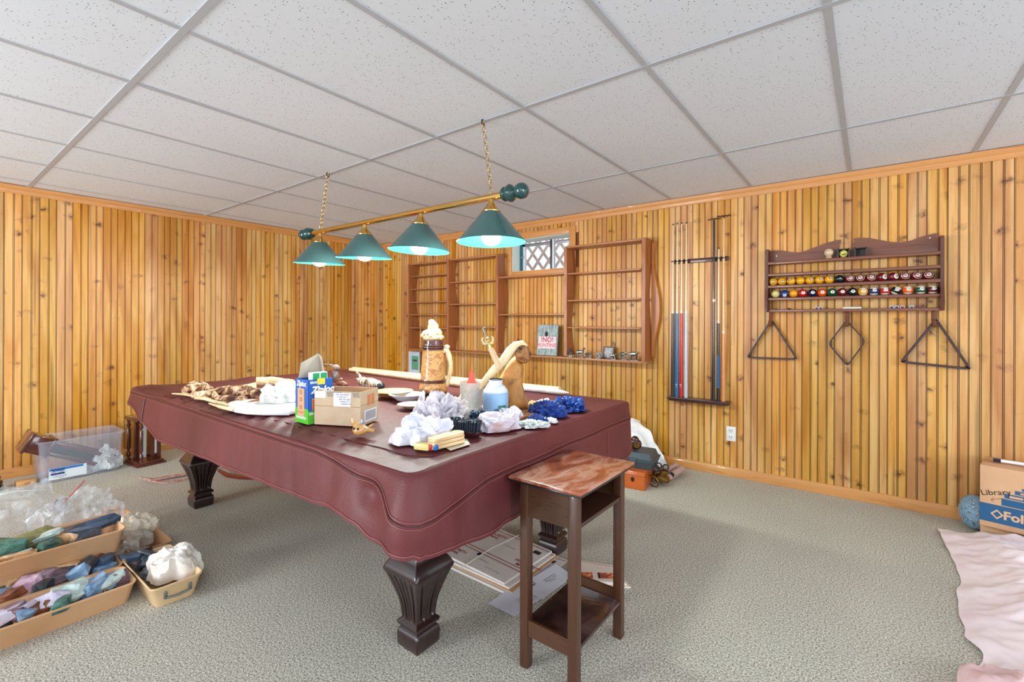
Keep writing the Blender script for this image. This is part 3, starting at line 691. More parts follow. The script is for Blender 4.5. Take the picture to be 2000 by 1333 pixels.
# ================================================================== BALL RACK
br = thing('ball_rack', 'walnut scalloped wall rack with ball shelves and three pegs beneath', 'rack', (-.02, YW, 1.29)); ob = V((-.02, YW, 1.29))
WAL = wood('walnut_x', (116, 66, 44), (74, 36, 26), 0, .4, 36); WALZ = wood('walnut_z', (92, 46, 32), (56, 24, 18), 2, .4, 30)
yb = 2.03
for sx_, x_ in ((-1, -.492), (1, .462)):
    prof = [(YW - .002, 1.285), (yb - .03 if sx_ < 0 else yb - .012, 1.285), (yb - .03, 1.34), (yb - .004, 1.42), (yb + .004, 1.47), (yb + .004, 1.735), (yb + .02, 1.745), (YW - .002, 1.745)]
    obj('side_panel', prism(B(), [V((x_ - .009, a, b)) - ob for a, b in prof], (.018, 0, 0)), WALZ, br)
left = [(-.482, 1.645), (-.482, 1.737), (-.44, 1.742), (-.40, 1.738), (-.35, 1.722), (-.31, 1.716), (-.26, 1.722), (-.2, 1.743), (-.13, 1.768), (-.075, 1.78), (-.052, 1.783), (-.052, 1.758), (-.06, 1.752), (-.06, 1.645)]
right = [(.015, 1.645), (.015, 1.752), (.028, 1.765), (.022, 1.782), (.05, 1.785), (.1, 1.778), (.17, 1.755), (.22, 1.738), (.27, 1.732), (.32, 1.738), (.38, 1.76), (.43, 1.772), (.452, 1.77), (.452, 1.645)]
for q in (left, right): obj('backboard', prism(B(), [V((a, YW - .014, b)) - ob for a, b in q], (0, .012, 0)), WAL, br)
obj('backboard', box(B(), V((-.022, YW - .008, 1.675)) - ob, (.076, .01, .06)), WAL, br)
SH = (1.637, 1.552, 1.466, 1.376, 1.29)
for z in SH:
    obj('shelf_board', box(box(B(), V((-.015, (yb + YW) / 2, z)) - ob, (.936, YW - yb - .004, .012)), V((-.015, yb, z + .002)) - ob, (.936, .01, .02), bev=.003), WAL, br)
for x_ in (-.474, -.012, .428):
    bm = tube(B(), [V((x_, YW - .03, 1.288)) - ob, V((x_, YW - .035, 1.23)) - ob, V((x_, YW - .05, 1.205)) - ob], [.012, .013, .011], 10)
    tube(bm, [V((x_, YW - .02, 1.19)) - ob, V((x_, YW - .085, 1.215)) - ob, V((x_, yb - .005, 1.185)) - ob], .009, 10); obj('peg', bm, WAL, br)
for x_, z_ in ((-.44, 1.7), (.41, 1.745)): obj('screw', cyl(B(), V((x_, YW - .0135, z_)) - ob, V((x_, YW - .017, z_)) - ob, .004, n=8), plain('screw_steel', (210, 210, 205), .3, .8, 0), br)
BALLR = .0283
def ballmat(name, c, stripe=None):
    if name in MATS: return MATS[name]
    m, t, p = base(name); co = coords(t); sx = N(t, 'ShaderNodeSeparateXYZ'); t.links.new(co, sx.inputs[0])
    if stripe: 
        f = mth(t, 'LESS_THAN', mth(t, 'ABSOLUTE', sx.outputs[2]), BALLR * .55); t.links.new(mixc(t, f, lin((232, 222, 200)), lin(c)), p.inputs['Base Color'])
    else: t.links.new(mixc(t, nz(t, co, 30), lin(c), tuple(x * .9 for x in lin(c)[:3]) + (1,)), p.inputs['Base Color'])
    p.inputs['Roughness'].default_value = .12; p.inputs['Coat Weight'].default_value = .5; MATS[name] = m; return m
def ball(p, col, lab, grp, num=None, stripe=False, disc=(238, 232, 216), dx=0.0, dz=0.0, roll=0.0, dr=.011, ink=None, ringc=None, tilt=0.0):
    t = thing('pool_ball', lab, 'ball', p, group=grp)
    s = obj('ball_shell', sphere(B(), (0, 0, 0), BALLR, 24), ballmat('ball_%d_%d_%d_%d' % (col + (int(stripe),)), col, stripe), t, rot=(0, tilt, 0))
    if num is not None:
        d = V((.18 + dx, -1, .12 + dz)).normalized(); R = d.to_track_quat('-Y', 'Z').to_matrix()
        R = V((0, -1, 0)).rotation_difference(d).to_matrix()
        if ringc:
            bm = B(); loops(bm, [[R @ V((a * math.cos(q * PI / 10), -math.sqrt(BALLR ** 2 - a * a) - .0002, a * math.sin(q * PI / 10))) for q in range(20)] for a in (dr * 1.3, dr * .65, .001)], False); obj('ring_disc', bm, plain('ring_%d%d%d' % ringc, ringc, .2, 0, 0), t)
        bm = B(); loops(bm, [[R @ V((a * math.cos(q * PI / 10), -math.sqrt(BALLR ** 2 - a * a) - .0005, a * math.sin(q * PI / 10))) for q in range(20)] for a in (dr, dr * .5, .0008)], False)
        obj('number_disc', bm, plain('disc_%d_%d_%d' % disc, disc, .2, 0, 0), t)
        xd = R @ (V((math.cos(roll), 0, math.sin(roll)))); yd = R @ V((-math.sin(roll), 0, math.cos(roll)))
        text(num, R @ V((0, -BALLR - .0008, 0)), xd, yd, dr * (1.45 if len(num) == 1 else 1.15), ink or BLK, t, 'numeral', bold=.0004)
Y1 = 2.075; z1 = SH[2] + .012 + BALLR; z2 = SH[3] + .012 + BALLR
ordn = ['first', 'second', 'third', 'fourth', 'fifth', 'sixth', 'seventh', 'eighth', 'ninth', 'tenth', 'eleventh', 'twelfth', 'thirteenth', 'fourteenth', 'fifteenth', 'sixteenth']
g1 = 'balls in the upper row of the ball rack'; g2 = 'numbered balls in the lower row of the ball rack'
MAR = plain('maroon_ink', (120, 24, 40), .5, 0, 0)
for k in range(16):
    x_ = -.455 + .0571 * k
    if k < 7:
        nn = {0: (.0, -.1), 1: (.05, -.25), 2: (-.45, .5), 4: (.35, .25), 5: (.35, .25), 6: (.35, .45)}.get(k)
        ball((x_, Y1, z1), (238, 170, 30), '%s ball from the left in the upper ball rack row, yellow%s' % (ordn[k], ' and blank' if nn is None else ' with ringed emblem'), g1, None if nn is None else '2', dx=nn[0] if nn else 0, dz=nn[1] if nn else 0, roll=.5 * k, disc=(222, 196, 150), ringc=(40, 28, 20), dr=.010)
    elif k == 7: ball((x_, Y1, z1), (18, 34, 38), 'black ball with a grey emblem in the upper row of the ball rack', g1, 'A', disc=(26, 40, 44), ink=plain('grey_ink', (190, 196, 196), .5, 0, 0))
    elif k in (11, 12): ball((x_, Y1, z1), (112, 22, 36), '%s ball from the left in the upper ball rack row, half maroon' % ordn[k], g1, 'SD', disc=(232, 222, 204), dx=.75, dz=0, dr=.017, ink=MAR)
    else: ball((x_, Y1, z1), (112, 22, 36), '%s ball from the left in the upper ball rack row, white faced' % ordn[k], g1, 'SD', disc=(232, 222, 204), dx=-.1 + .12 * (k % 3), dz=.1, dr=.0225, ink=MAR, roll=-.4)
cols = [(214, 198, 130), (24, 62, 128), (240, 160, 24), (192, 30, 36), (20, 32, 66), (232, 84, 28), (14, 78, 52), (110, 26, 40), (14, 36, 44), (236, 164, 30), (20, 50, 104), (186, 28, 36), (14, 30, 36), (234, 92, 24), (16, 80, 56), (98, 24, 30)]
cn = ['cream', 'blue', 'yellow', 'red', 'dark blue', 'orange', 'green', 'maroon', 'black', 'yellow striped', 'blue striped', 'red striped', 'black striped', 'orange striped', 'green striped', 'maroon striped']
nm = [None, '2', None, '3', '4', '5', '6', '7', '8', '9', '10', '11', '12', '13', '14', '15']
for k in range(16):
    lab = '%s ball %sin the lower ball rack row, %s from the left' % (cn[k], ('numbered %s ' % nm[k]) if nm[k] and k != 1 else '', ordn[k])
    ball((-.44 + .0571 * k + (.006 if k > 13 else 0), Y1, z2), cols[k], lab, g2, nm[k], stripe=k > 8, dz=-.7 if k == 1 else (.15 if k > 9 else 0), tilt=.5 if k == 12 else 0)
# things on the top shelf
t = thing('cue_ball', 'cream cue ball on a small round stand on the top of the ball rack', 'ball', aty(1619, 500, 2.07)); t.location.z = SH[0] + .008
obj('ball_shell', sphere(B(), (0, 0, .046), .0285, 24), plain('ivory', (206, 182, 150), .2, 0, .06, coat=.5), t); obj('stand', lathe(B(), [(.016, 0), (.02, .004), (.019, .02), (.016, .024)], n=20), plain('tan_stand', (190, 156, 120), .4), t)
for (u, lab, bl) in ((1648, 'small dark open display cube holding a yellow ball on the top of the ball rack', 1), (1681, 'small dark empty display cube on the top of the ball rack', 0)):
    p = aty(u, 497, 2.075); t = thing('display_cube', lab, 'display box', (p.x, 2.078, SH[0] + .007)); bm = B(); s = .066
    for c, q in (((0, 0, .003), (s, s, .006)), ((0, 0, s - .003), (s, s, .006)), ((-s / 2 + .003, 0, s / 2), (.006, s, s)), ((s / 2 - .003, 0, s / 2), (.006, s, s)), ((0, s / 2 - .003, s / 2), (s, .006, s))): box(bm, c, q)
    obj('cube_frame', bm, plain('cube_dark', (66, 56, 52) if bl else (30, 26, 26), .5), t, 0)
    if bl:
        t2 = thing('yellow_ball', 'pale yellow ball with black curved lines inside the dark display cube', 'ball', (p.x, 2.074, SH[0] + .0135 + .0265))
        obj('ball_shell', sphere(B(), (0, 0, 0), .0265, 24), plain('lemon', (226, 218, 110), .25, 0, .05), t2)
        for a, tl in ((-.3, .5), (.25, .7)):
            pts = [Matrix.Rotation(tl, 3, 'Y') @ V((.0268 * math.cos(q), -.0268 * math.sin(q) * math.cos(a), .0268 * math.sin(q) * math.sin(a))) for q in [PI * k / 14 for k in range(15)]]
            obj('curved_line', tube(B(), pts, .0007, 5), BLK, t2)
        text('Ball', (.002, -.0272, -.006), (1, 0, .3), (-.3, 0, 1), .013, BLK, t2, bold=.0005)
# chalk etc
zc = SH[4] + .006
CH = plain('chalk_paper', (206, 206, 214), .6, 0, .1); CHB = plain('chalk_blue', (60, 90, 130), .9)
def chalk(u, lab, w=.021, face=(70, 60, 70)):
    p = aty(u, 600, 2.06); t = thing('cue_chalk', lab, 'chalk', (p.x, 2.055, zc), rotz=.1, group='chalk cubes on the bottom of the ball rack'); obj('cube', box(B(), (0, 0, .011), (w, .021, .022), bev=.0015), CH, t)
    obj('printed_face', box(B(), (0, -.0108, .011), (w * .7, .0006, .013)), plain('chalk_face_%d' % face[0], face, .6, 0, .3, 200), t, 0)
chalk(1595, 'left one of the two touching chalk cubes left of the long chalk stick'); chalk(1603, 'right one of the two touching chalk cubes left of the long chalk stick')
chalk(1741, 'leftmost of three touching chalk cubes on the right of the ball rack bottom', face=(40, 60, 110)); chalk(1751, 'middle of three touching chalk cubes on the right of the ball rack bottom', face=(50, 40, 110)); chalk(1762, 'rightmost of three touching chalk cubes with a maroon face', face=(110, 30, 60))
chalk(1780, 'single chalk cube standing apart on the far right of the ball rack bottom', face=(60, 100, 90))
p = aty(1664, 599, 2.05); solo('chalk_stick', lathe(B(), [(.009, 0), (.0095, .003), (.0095, .098), (.008, .101)], (-.05, 0, .0095), 16, (1, 0, 0)), plain('white_chalk', (228, 226, 216), .8), 'long white chalk stick lying on the bottom of the ball rack', 'chalk', (p.x, 2.05, zc), (0, 0, .03))
for k, (u, lab, c) in enumerate(((1515, 'small dark metal clip lying at the left end of the ball rack bottom', (50, 50, 54)), (1528, 'small silver metal part lying at the left end of the ball rack bottom', (150, 156, 164)), (1543, 'small black part beside the silver one on the ball rack bottom', (30, 30, 34)))):
    p = aty(u, 602, 2.05); bm = tube(B(), [V((-.02, 0, .004)), V((-.006, .004, .006 + .004 * k)), (.01, -.002, .005), (.022, .003, .004)], .0035, 8); box(bm, (0, .004, .007), (.018, .014, .01), bev=.002)
    solo('metal_part', bm, plain('part_%d' % k, c, .35, .6), lab, 'part', (p.x, 2.055, zc), (0, 0, .2 * k))
# racks for racking balls
def rack(name, lab, pts, w=.011, dep=.045):
    pts = [V(p) for p in pts]; c = sum(pts, V()) / len(pts); t = thing(name, lab, 'ball triangle', (c.x, YW - .03, c.z)); 
    q = []
    n = len(pts)
    for i in range(n):
        p, a, b = pts[i], pts[i - 1], pts[(i + 1) % n]; r = .032
        q0 = p + (a - p).normalized() * r; q1 = p + (b - p).normalized() * r
        for k in range(7): f = k / 6; q.append(q0 * (1 - f) ** 2 + p * 2 * f * (1 - f) + q1 * f * f)
    m = len(q); bm = B(); L = []
    for i in range(m + 1):
        p = q[i % m]; tg = (q[(i + 1) % m] - q[(i - 1) % m]).normalized(); nn = V((tg.z, 0, -tg.x)); i2 = i % m
        cor = 1 + .9 * math.sin(PI * (i2 % 7) / 6)
        base_ = V((p.x - c.x, 0, p.z - c.z))
        inw = nn if nn.dot(base_) < 0 else -nn
        L.append([base_ + V((0, -dep / 2, 0)), base_ + inw * w * cor + V((0, -dep / 2, 0)), base_ + inw * w * cor + V((0, dep / 2, 0)), base_ + V((0, dep / 2, 0))])
    loops(bm, L, False, False); obj('frame', bm, plain('rack_dark_brown', (58, 34, 32), .4, 0, .2, 30), t, 40)
rack('triangle_rack', 'small dark wooden triangle rack hanging from the left peg of the ball rack', [aty(1506, 622, 2.08), aty(1456, 700, 2.08), aty(1559, 704, 2.08)], dep=.03)
rack('diamond_rack', 'dark wooden diamond rack hanging from the middle peg of the ball rack', [aty(1653, 624, 2.08), aty(1616, 672, 2.08), aty(1655, 718, 2.08), aty(1692, 667, 2.08)], .009, .03)
rack('triangle_rack', 'large dark wooden triangle rack hanging from the right peg of the ball rack', [aty(1829, 620, 2.08), aty(1756, 709, 2.08), aty(1900, 724, 2.08)], .013, .035)
# outlet
t = thing('wall_outlet', 'white double wall outlet on the pine wall below the cue rack', 'outlet', (-.751, YW, .335))
obj('cover_plate', box(B(), (0, -.004, 0), (.07, .008, .114), bev=.003), plain('outlet_white', (236, 236, 236), .35, 0, .02), t)
for dz in (-.026, .026):
    f = obj('socket', box(B(), (0, -.009, dz), (.036, .004, .03), bev=.0015), MATS['outlet_white'], t)
    for dx in (-.008, .008): obj('slot', box(B(), (dx, -.0112, dz + .003), (.0035, .001, .011)), BLK, f, 0)
    obj('slot', cyl(B(), (0, -.0105, dz - .009), (0, -.0117, dz - .009), .003, n=10), BLK, f)
#@@PART2
# ================================================================== SIDE TABLE
ST = wood('stand_wood_z', (78, 44, 26), (22, 12, 8), 2, .38, 120, .25); STY = wood('stand_wood_y', (60, 34, 24), (22, 12, 10), 1, .35, 110, .25); STX = wood('stand_wood_x', (80, 48, 28), (26, 14, 10), 0, .38, 110, .25)
sx0, sx1, sy0, sy1 = -.862, -.636, -.508, -.135; sd = thing('side_table', 'narrow dark stained side table with a worn scratched top beside the pool table', 'side table', (-.75, -.32, 0)); so = V((-.75, -.32, 0))
LW = .033
for a in (sx0, sx1 - LW):
    for b in (sy0, sy1 - LW): obj('leg', box(B(), V((a + LW / 2, b + LW / 2, .327)) - so, (LW, LW, .654), bev=.002), ST, sd)
TOPM = mottle('worn_stained_top', [(66, 34, 24), (132, 66, 40), (162, 88, 54), (188, 140, 120), (150, 78, 48), (120, 60, 38)], 6, .26, 9, .9, .2, (1.6, .7, 1), 0, .5, .28, .74)
obj('top', box(B(), V((-.7525, -.3185, .661)) - so, (.288, .425, .014), bev=.004), TOPM, sd)
obj('top_edge', box(B(), V((-.7525, -.3185, .6535)) - so, (.292, .43, .006), bev=.002), plain('black_edge', (24, 24, 30), .3, 0, .3, coat=.3), sd)
th = .012
obj('front_apron', box(B(), V(((sx0 + sx1) / 2, sy0 + .008, .592)) - so, (sx1 - sx0 - 2 * LW, th, .12)), STX, sd, 0)
obj('back_apron', box(B(), V(((sx0 + sx1) / 2, sy1 - .008, .592)) - so, (sx1 - sx0 - 2 * LW, th, .12)), STX, sd, 0)
obj('side_apron', box(B(), V((sx0 + .008, (sy0 + sy1) / 2, .592)) - so, (th, sy1 - sy0 - 2 * LW, .12)), STY, sd, 0)
obj('cubby_floor', box(B(), V(((sx0 + sx1) / 2, (sy0 + sy1) / 2, .538)) - so, (sx1 - sx0 - .004, sy1 - sy0 - 2 * LW - .002, .014), bev=.001), STY, sd)
obj('lower_shelf', box(B(), V(((sx0 + sx1) / 2, (sy0 + sy1) / 2, .142)) - so, (sx1 - sx0 - .004, sy1 - sy0 - 2 * LW - .002, .012), bev=.001), mottle('dusty_shelf', [(34, 20, 20), (58, 34, 30), (92, 66, 62)], 7, .3, 5, 1.5, .15, coat=.6), sd)
obj('rail', box(B(), V(((sx0 + sx1) / 2, sy0 + .01, .142)) - so, (sx1 - sx0 - 2 * LW, th, .055)), STX, sd, 0); obj('rail', box(B(), V(((sx0 + sx1) / 2, sy1 - .01, .15)) - so, (sx1 - sx0 - 2 * LW, th, .05)), STX, sd, 0)
# ================================================================== PAPERS UNDER THE TABLE
def flatq(name, pts, z0, th, mat, lab, cat, group=None, parts=None):
    pts = [V((p.x, p.y, 0)) for p in pts]; c = sum(pts, V()) / len(pts); t = thing(name, lab, cat, (c.x, c.y, z0), group=group)
    obj('sheet' if th < .004 else 'panel', prism(B(), [p - c for p in pts], (0, 0, th)), mat, t, 0); return t, c, [p - c for p in pts]
MAIL = plain('white_mailer_card', (214, 206, 200), .6, 0, .05); KR = plain('kraft_card', (190, 152, 112), .8, 0, .08); PAP = plain('white_paper', (222, 224, 236), .6, 0, .03); REDL = plain('mailer_red', (150, 26, 48), .5, 0, 0); BLL = plain('mailer_blue', (40, 70, 110), .5, 0, 0)
def mailer(pa, z0, lab, th=.009, deco=True):
    t, c, q = flatq('shipping_box', pa, z0, th, MAIL, lab, 'flattened box', 'flattened mail boxes under the pool table')
    a, b, d = q[0], q[1], q[3]; X = (b - a); Yv = (d - a); zt = V((0, 0, th + .0006))
    def P(s, r): return a + X * s + Yv * r + zt
    if deco:
        for r in (.05, .60, .66): bm = B(); bm.faces.new([bm.verts.new(P(s, rr)) for s, rr in ((0, r), (1, r), (1, r + .012), (0, r + .012))]); obj('red_line', bm, REDL, t, 0)
        for s, r, sz in ((.2, .2, .028), (.06, .84, .028), (.86, .52, .028)):
            text('PRIORITY\nMAIL', P(s + .05, r), X, Yv * -1, sz, REDL, t, bold=.0006)
        for s, r in ((.08, .36), (.36, .7)): bm = B(); [quad(bm, P(s + .012 * k, r), X, Yv, .007 * (1 + k % 2), .024) for k in range(5)]; obj('postal_mark', bm, BLL, t, 0)
        bm = B(); [quad(bm, P(.84 + .011 * k, .17), X, Yv, .003 + .002 * (k % 3), .03) for k in range(9)]; obj('barcode', bm, BLK, t, 0)
        for s, r in ((.3, .12), (.55, .3), (.5, .78), (.72, .86)): text('FLAT RATE ENVELOPE', P(s, r), X, Yv * -1, .009, BLL, t)
    return t
h0 = .004
mk = lambda q, h: [at(u, v, h) for u, v in q]
mailer(mk([(950, 1052), (1110, 1098), (1008, 1172), (850, 1098)], .0), .001, 'lowest flattened white and red mail box in the stack under the table')
def kraft(q, z, lab): return flatq('shipping_box', mk(q, z), z, .006, KR, lab, 'flattened box', 'flattened mail boxes under the pool table')
kraft([(950, 1040), (1090, 1088), (1000, 1160), (858, 1092)], .0105, 'kraft brown flattened box layer just above the lowest mail box')
mailer(mk([(945, 1036), (1085, 1086), (994, 1152), (858, 1090)], .017), .017, 'middle flattened white and red mail box in the stack under the table')
top_t = mailer(mk([(960, 1030), (1078, 1080), (985, 1143), (862, 1083)], .028), .027, 'topmost flattened white and red mail box tied with string under the table', .01)
st = at(900, 1110, .04); e2 = at(1013, 1046, .04)
solo('string', tube(B(), [V(), (e2 - st) * .5 + V((0, 0, .012)), e2 - st], .0022, 6), plain('white_string', (226, 222, 216), .8), 'thin white string tied across the stack of flattened mail boxes', 'string', st)
p1 = flatq('paper_sheet', mk([(1030, 1128), (1107, 1140), (1005, 1209), (954, 1184)], .002), .0115, .001, PAP, 'printed white paper sheet lying nearest the side table leg', 'paper', 'loose papers under the pool table')
p2 = flatq('paper_sheet', mk([(1085, 1106), (1118, 1128), (1060, 1176), (1012, 1150)], .004), .0135, .0012, PAP, 'folded white instruction sheet with a black logo box beside the mail boxes', 'paper', 'loose papers under the pool table')
c = p2[1]; X = (p2[2][0] - p2[2][3]).normalized(); Yn = (p2[2][0] - p2[2][1]).normalized()
obj('logo_box', quad(B(), p2[2][3] * .55 + p2[2][2] * .1 + V((0, 0, .0018)), X, Yn, .05, .02), BLK, p2[0], 0); text('RYOBI', p2[2][3] * .55 + p2[2][2] * .1 + V((0, 0, .0022)), X, Yn, .016, WHT, p2[0], bold=.0005)
for k, s in enumerate(('OPERATOR MANUAL', 'PRESSURE WASHER', 'WARNING')): text(s, V((0, 0, .0018)) + Yn * (.012 - .014 * k) + X * .02, X, Yn, .009, BLK, p2[0])
for k in range(9): obj('text_line', quad(B(), p1[2][2] * .45 + (p1[2][1] - p1[2][2]).normalized() * (.011 * k) + V((0, 0, .0016)), (p1[2][3] - p1[2][2]), (p1[2][1] - p1[2][2]), .06, .0025), plain('grey_print', (130, 132, 150), .6, 0, 0), p1[0], 0)
flatq('paper_sheet', mk([(1040, 1096), (1096, 1112), (1040, 1150), (1000, 1128)], .0), .0102, .0008, plain('lilac_paper', (176, 172, 200), .6, 0, .04), 'lilac grey paper sheet sticking out beneath the instruction sheet', 'paper', 'loose papers under the pool table')
cols_m = ((232, 226, 222), (216, 190, 160), (240, 236, 232), (226, 214, 206)); 
for k in range(4):
    dz = .007 * k; q = [(1108 + 3 * k, 1092 + 2 * k), (1196, 1108 + 2 * k), (1232 - 4 * k, 1150 - 3 * k), (1130 - 3 * k, 1150 - 4 * k)]
    t, c, qq = flatq('magazine', mk(q, dz), dz + .001, .0062, plain('mag_%d' % k, cols_m[k], .4, 0, .04), ('lowest magazine in the fan behind the side table', 'second magazine from the bottom in the fan behind the side table', 'third magazine from the bottom in the fan behind the side table', 'topmost magazine with food photos behind the side table')[k], 'magazine', 'magazines fanned on the carpet')
Xm = (qq[2] - qq[3]).normalized(); Ym = (qq[0] - qq[3]).normalized()
for k, s in ((0, -.045), (1, .05)):
    o = V((0, 0, .0068)) + Xm * s - Ym * .025; obj('food_photo', quad(B(), o, Xm, Ym, .06, .05), mottle('food_print', [(230, 226, 220), (222, 120, 60), (150, 50, 30), (60, 60, 110)], 55, .3), t, 0); obj('black_bar', quad(B(), o - Xm * .036, Xm, Ym, .01, .05), BLK, t, 0)
# ================================================================== TRAYS OF ROCKS
TAN = mottle('tan_plastic', [(200, 150, 106), (216, 170, 126), (226, 186, 146)], 3, .45, 5, .3, .05)
CREAMP = mottle('cream_plastic', [(222, 188, 140), (236, 208, 164)], 3, .4, 5, .3, .05)
def tray(lab, x0, x1, y0, y1, z, h, mat=TAN, tp_=.024, group='tan plastic trays of stones', name='tray', handle=None):
    cx_, cy_ = (x0 + x1) / 2, (y0 + y1) / 2; w, d = x1 - x0, y1 - y0; t = thing(name, lab, 'tray', (cx_, cy_, z), group=group); r = .028
    L = [rrect(0, 0, w - tp_ * 2, d - tp_ * 2, r, 0), rrect(0, 0, w - tp_ * 1.9, d - tp_ * 1.9, r, .002), rrect(0, 0, w - .012, d - .012, r, h - .012), rrect(0, 0, w - .004, d - .004, r, h - .009), rrect(0, 0, w, d, r, h - .004), rrect(0, 0, w, d, r, h),
         rrect(0, 0, w - .006, d - .006, r, h + .001), rrect(0, 0, w - .016, d - .016, r, h - .004), rrect(0, 0, w - tp_ * 2 - .004, d - tp_ * 2 - .004, r * .8, .005)]
    obj('tray_body', loops(B(), L), mat, t, 50)
    if handle:
        hx = w / 2 - .004; zz = h * .42
        obj('handle', tube(box(box(B(), (hx, -.045, zz + .012), (.006, .012, .03), bev=.002), (hx, .045, zz + .012), (.006, .012, .03), bev=.002), [V((hx + .002, -.045, zz)), V((hx + .004, 0, zz - .004)), V((hx + .002, .045, zz))], .0045, 8), plain('grey_metal_handle', (120, 128, 130), .35, .7, .1), t)
    return t
tray('nearest long tan tray of pale stones at the lower left', -2.60, -2.385, -1.95, -1.205, 0, .088)
tray('second long tan tray just behind the nearest one', -2.815, -2.61, -1.95, -1.20, .0, .086)
tray('long tan tray resting raised on the ones behind the two nearest trays', -2.985, -2.69, -1.95, -1.17, .115, .105)
tray('far long tan tray buried under clear bags', -3.30, -3.07, -1.95, -1.03, .02, .10)
tray('short cream tray with a grey metal handle holding a white cloth bundle', -2.67, -2.235, -1.20, -1.005, 0, .092, CREAMP, handle=1)
tray('tan tray half hidden beneath the raised tray and the cream cloth', -3.02, -2.70, -1.155, -.98, 0, .088)
tray('cream tray under the raised long tray', -2.99, -2.825, -1.9, -1.22, 0, .10, CREAMP, .012)
RC = dict(navy=[(26, 40, 60), (52, 76, 104), (70, 92, 116)], slate=[(40, 48, 58), (74, 86, 98), (112, 124, 136)], blk=[(14, 18, 24), (34, 42, 52), (70, 84, 100)], pale=[(150, 176, 176), (186, 206, 200), (208, 222, 220)], lilac=[(150, 140, 164), (196, 190, 212), (216, 212, 226)],
          purple=[(58, 44, 56), (116, 90, 104), (186, 172, 186)], green=[(30, 66, 62), (66, 112, 100), (96, 140, 126)], olive=[(72, 82, 58), (120, 128, 86), (160, 160, 118)], tanr=[(120, 84, 54), (190, 146, 100), (226, 194, 156)], blue=[(70, 104, 140), (120, 156, 192), (176, 202, 226)], rust=[(70, 40, 30), (130, 76, 50), (176, 120, 90)], pink=[(140, 96, 120), (196, 160, 180), (220, 200, 214)])
rn = [0]
def rock(u, v, h, s, kind, lab, rot=0.0, tilt=(0, 0), z=None, grp=None, coat=.2):
    s = (s[0] * 1.02, s[1], s[2] * 1.45)
    for key, xa, xb in (('nearest tray', -2.575, -2.438), ('second tray', -2.79, -2.645), ('raised tray', -2.965, -2.72)):
        if key in lab and 'under' not in lab:
            q = at(u, v, h); s = (min(s[0], (xb - xa) * .8), s[1], s[2]); nx = max(xa + s[0] * .5, min(xb - s[0] * .5, q.x)); u, v = u, v; shift = nx - q.x; break
    else: shift = 0.0
    rn[0] += 1; p = at(u, v, h) + V((shift, 0, 0)); nmr = 'rock_' + kind
    m = mottle(nmr, RC[kind], 16, .45, 7, 1.2, .5, (1, 1, 2), 5, coat)
    o = solo('stone', rock_bm(rn[0] * 7 + 3, s), m, lab, 'stone', (p.x, p.y, h if z is None else z), (tilt[0], tilt[1], rot), grp or 'stones in the tan trays', smooth=0)
    return o
# raised tray
rock(183, 1027, .225, (.055, .21, .035), 'navy', 'large flat dark navy stone slab on the right end of the raised tray', .12, (.1, .25))
rock(140, 1040, .205, (.07, .13, .03), 'slate', 'grey stone beneath the left side of the navy slab', .3)
rock(118, 1052, .205, (.035, .15, .035), 'tanr', 'narrow tan and grey stone left of the navy slab in the raised tray', -.9, (0, .3))
rock(85, 1050, .222, (.05, .14, .018), 'pale', 'pale grey square cut slab leaning in the raised tray', -.5, (.35, .2))
rock(98, 1064, .205, (.05, .09, .03), 'green', 'small dark green stone under the pale square cut slab', .3)
rock(55, 1048, .20, (.10, .19, .05), 'olive', 'long striped olive green stone in the raised tray', .05, (.15, 0))
rock(14, 1074, .215, (.09, .12, .07), 'green', 'rounded dark green stone at the left of the raised tray', .2)
rock(30, 1088, .215, (.03, .13, .02), 'tanr', 'thin cream stone in front of the rounded green stone', -.25)
rock(165, 1046, .20, (.05, .12, .03), 'slate', 'low grey green stone in front of the navy slab', .1)
rock(48, 1082, .20, (.04, .06, .02), 'pale', 'small white stone chip beside the thin cream stone')
# between / under
rock(130, 1108, .115, (.05, .10, .03), 'tanr', 'flat orange tan stone under the raised tray front', -.5)
rock(60, 1130, .10, (.06, .10, .05), 'olive', 'mottled dark olive stone under the raised tray at the left', .4)
rock(30, 1143, .1, (.04, .06, .05), 'tanr', 'small golden tan stone near the left edge in the second tray', .1)
rock(95, 1122, .105, (.05, .06, .03), 'tanr', 'light tan wedge stone behind the second tray', .7)
rock(190, 1090, .11, (.04, .07, .03), 'rust', 'dark rusty stone behind the second tray right end', .3)
# tray B (second)
rock(128, 1118, .095, (.07, .15, .05), 'blk', 'long glossy black curved stone in the second tray', -.15, (0, .3), coat=.8)
rock(108, 1138, .10, (.075, .11, .05), 'purple', 'speckled purple stone in the middle of the second tray', .1)
rock(60, 1142, .105, (.06, .09, .05), 'pink', 'pink and white faceted stone in the second tray', -.3, (.3, .2))
rock(85, 1148, .085, (.05, .08, .04), 'blk', 'dark glossy stone between the pink and the purple stones', .5, coat=.7)
rock(155, 1118, .10, (.04, .08, .04), 'blue', 'upright blue grey stone right of the purple stone', -.4, (.6, 0))
rock(178, 1112, .10, (.05, .07, .05), 'blk', 'pointed glossy black stone in the second tray', .7, (.4, .2), coat=.8)
rock(207, 1102, .098, (.07, .08, .035), 'navy', 'stacked dark blue stone flake at the right end of the second tray', .2)
rock(205, 1112, .075, (.05, .09, .03), 'blue', 'blue stone flake beneath the stacked dark blue flake', .1)
rock(30, 1165, .09, (.045, .1, .03), 'rust', 'narrow reddish stone at the left of the second tray', -.2, (.3, .1))
rock(12, 1160, .085, (.04, .1, .03), 'blue', 'flat blue grey stone at the left edge of the second tray', .1)
rock(175, 1122, .07, (.05, .10, .03), 'slate', 'grey slate flake low in the second tray', .2)
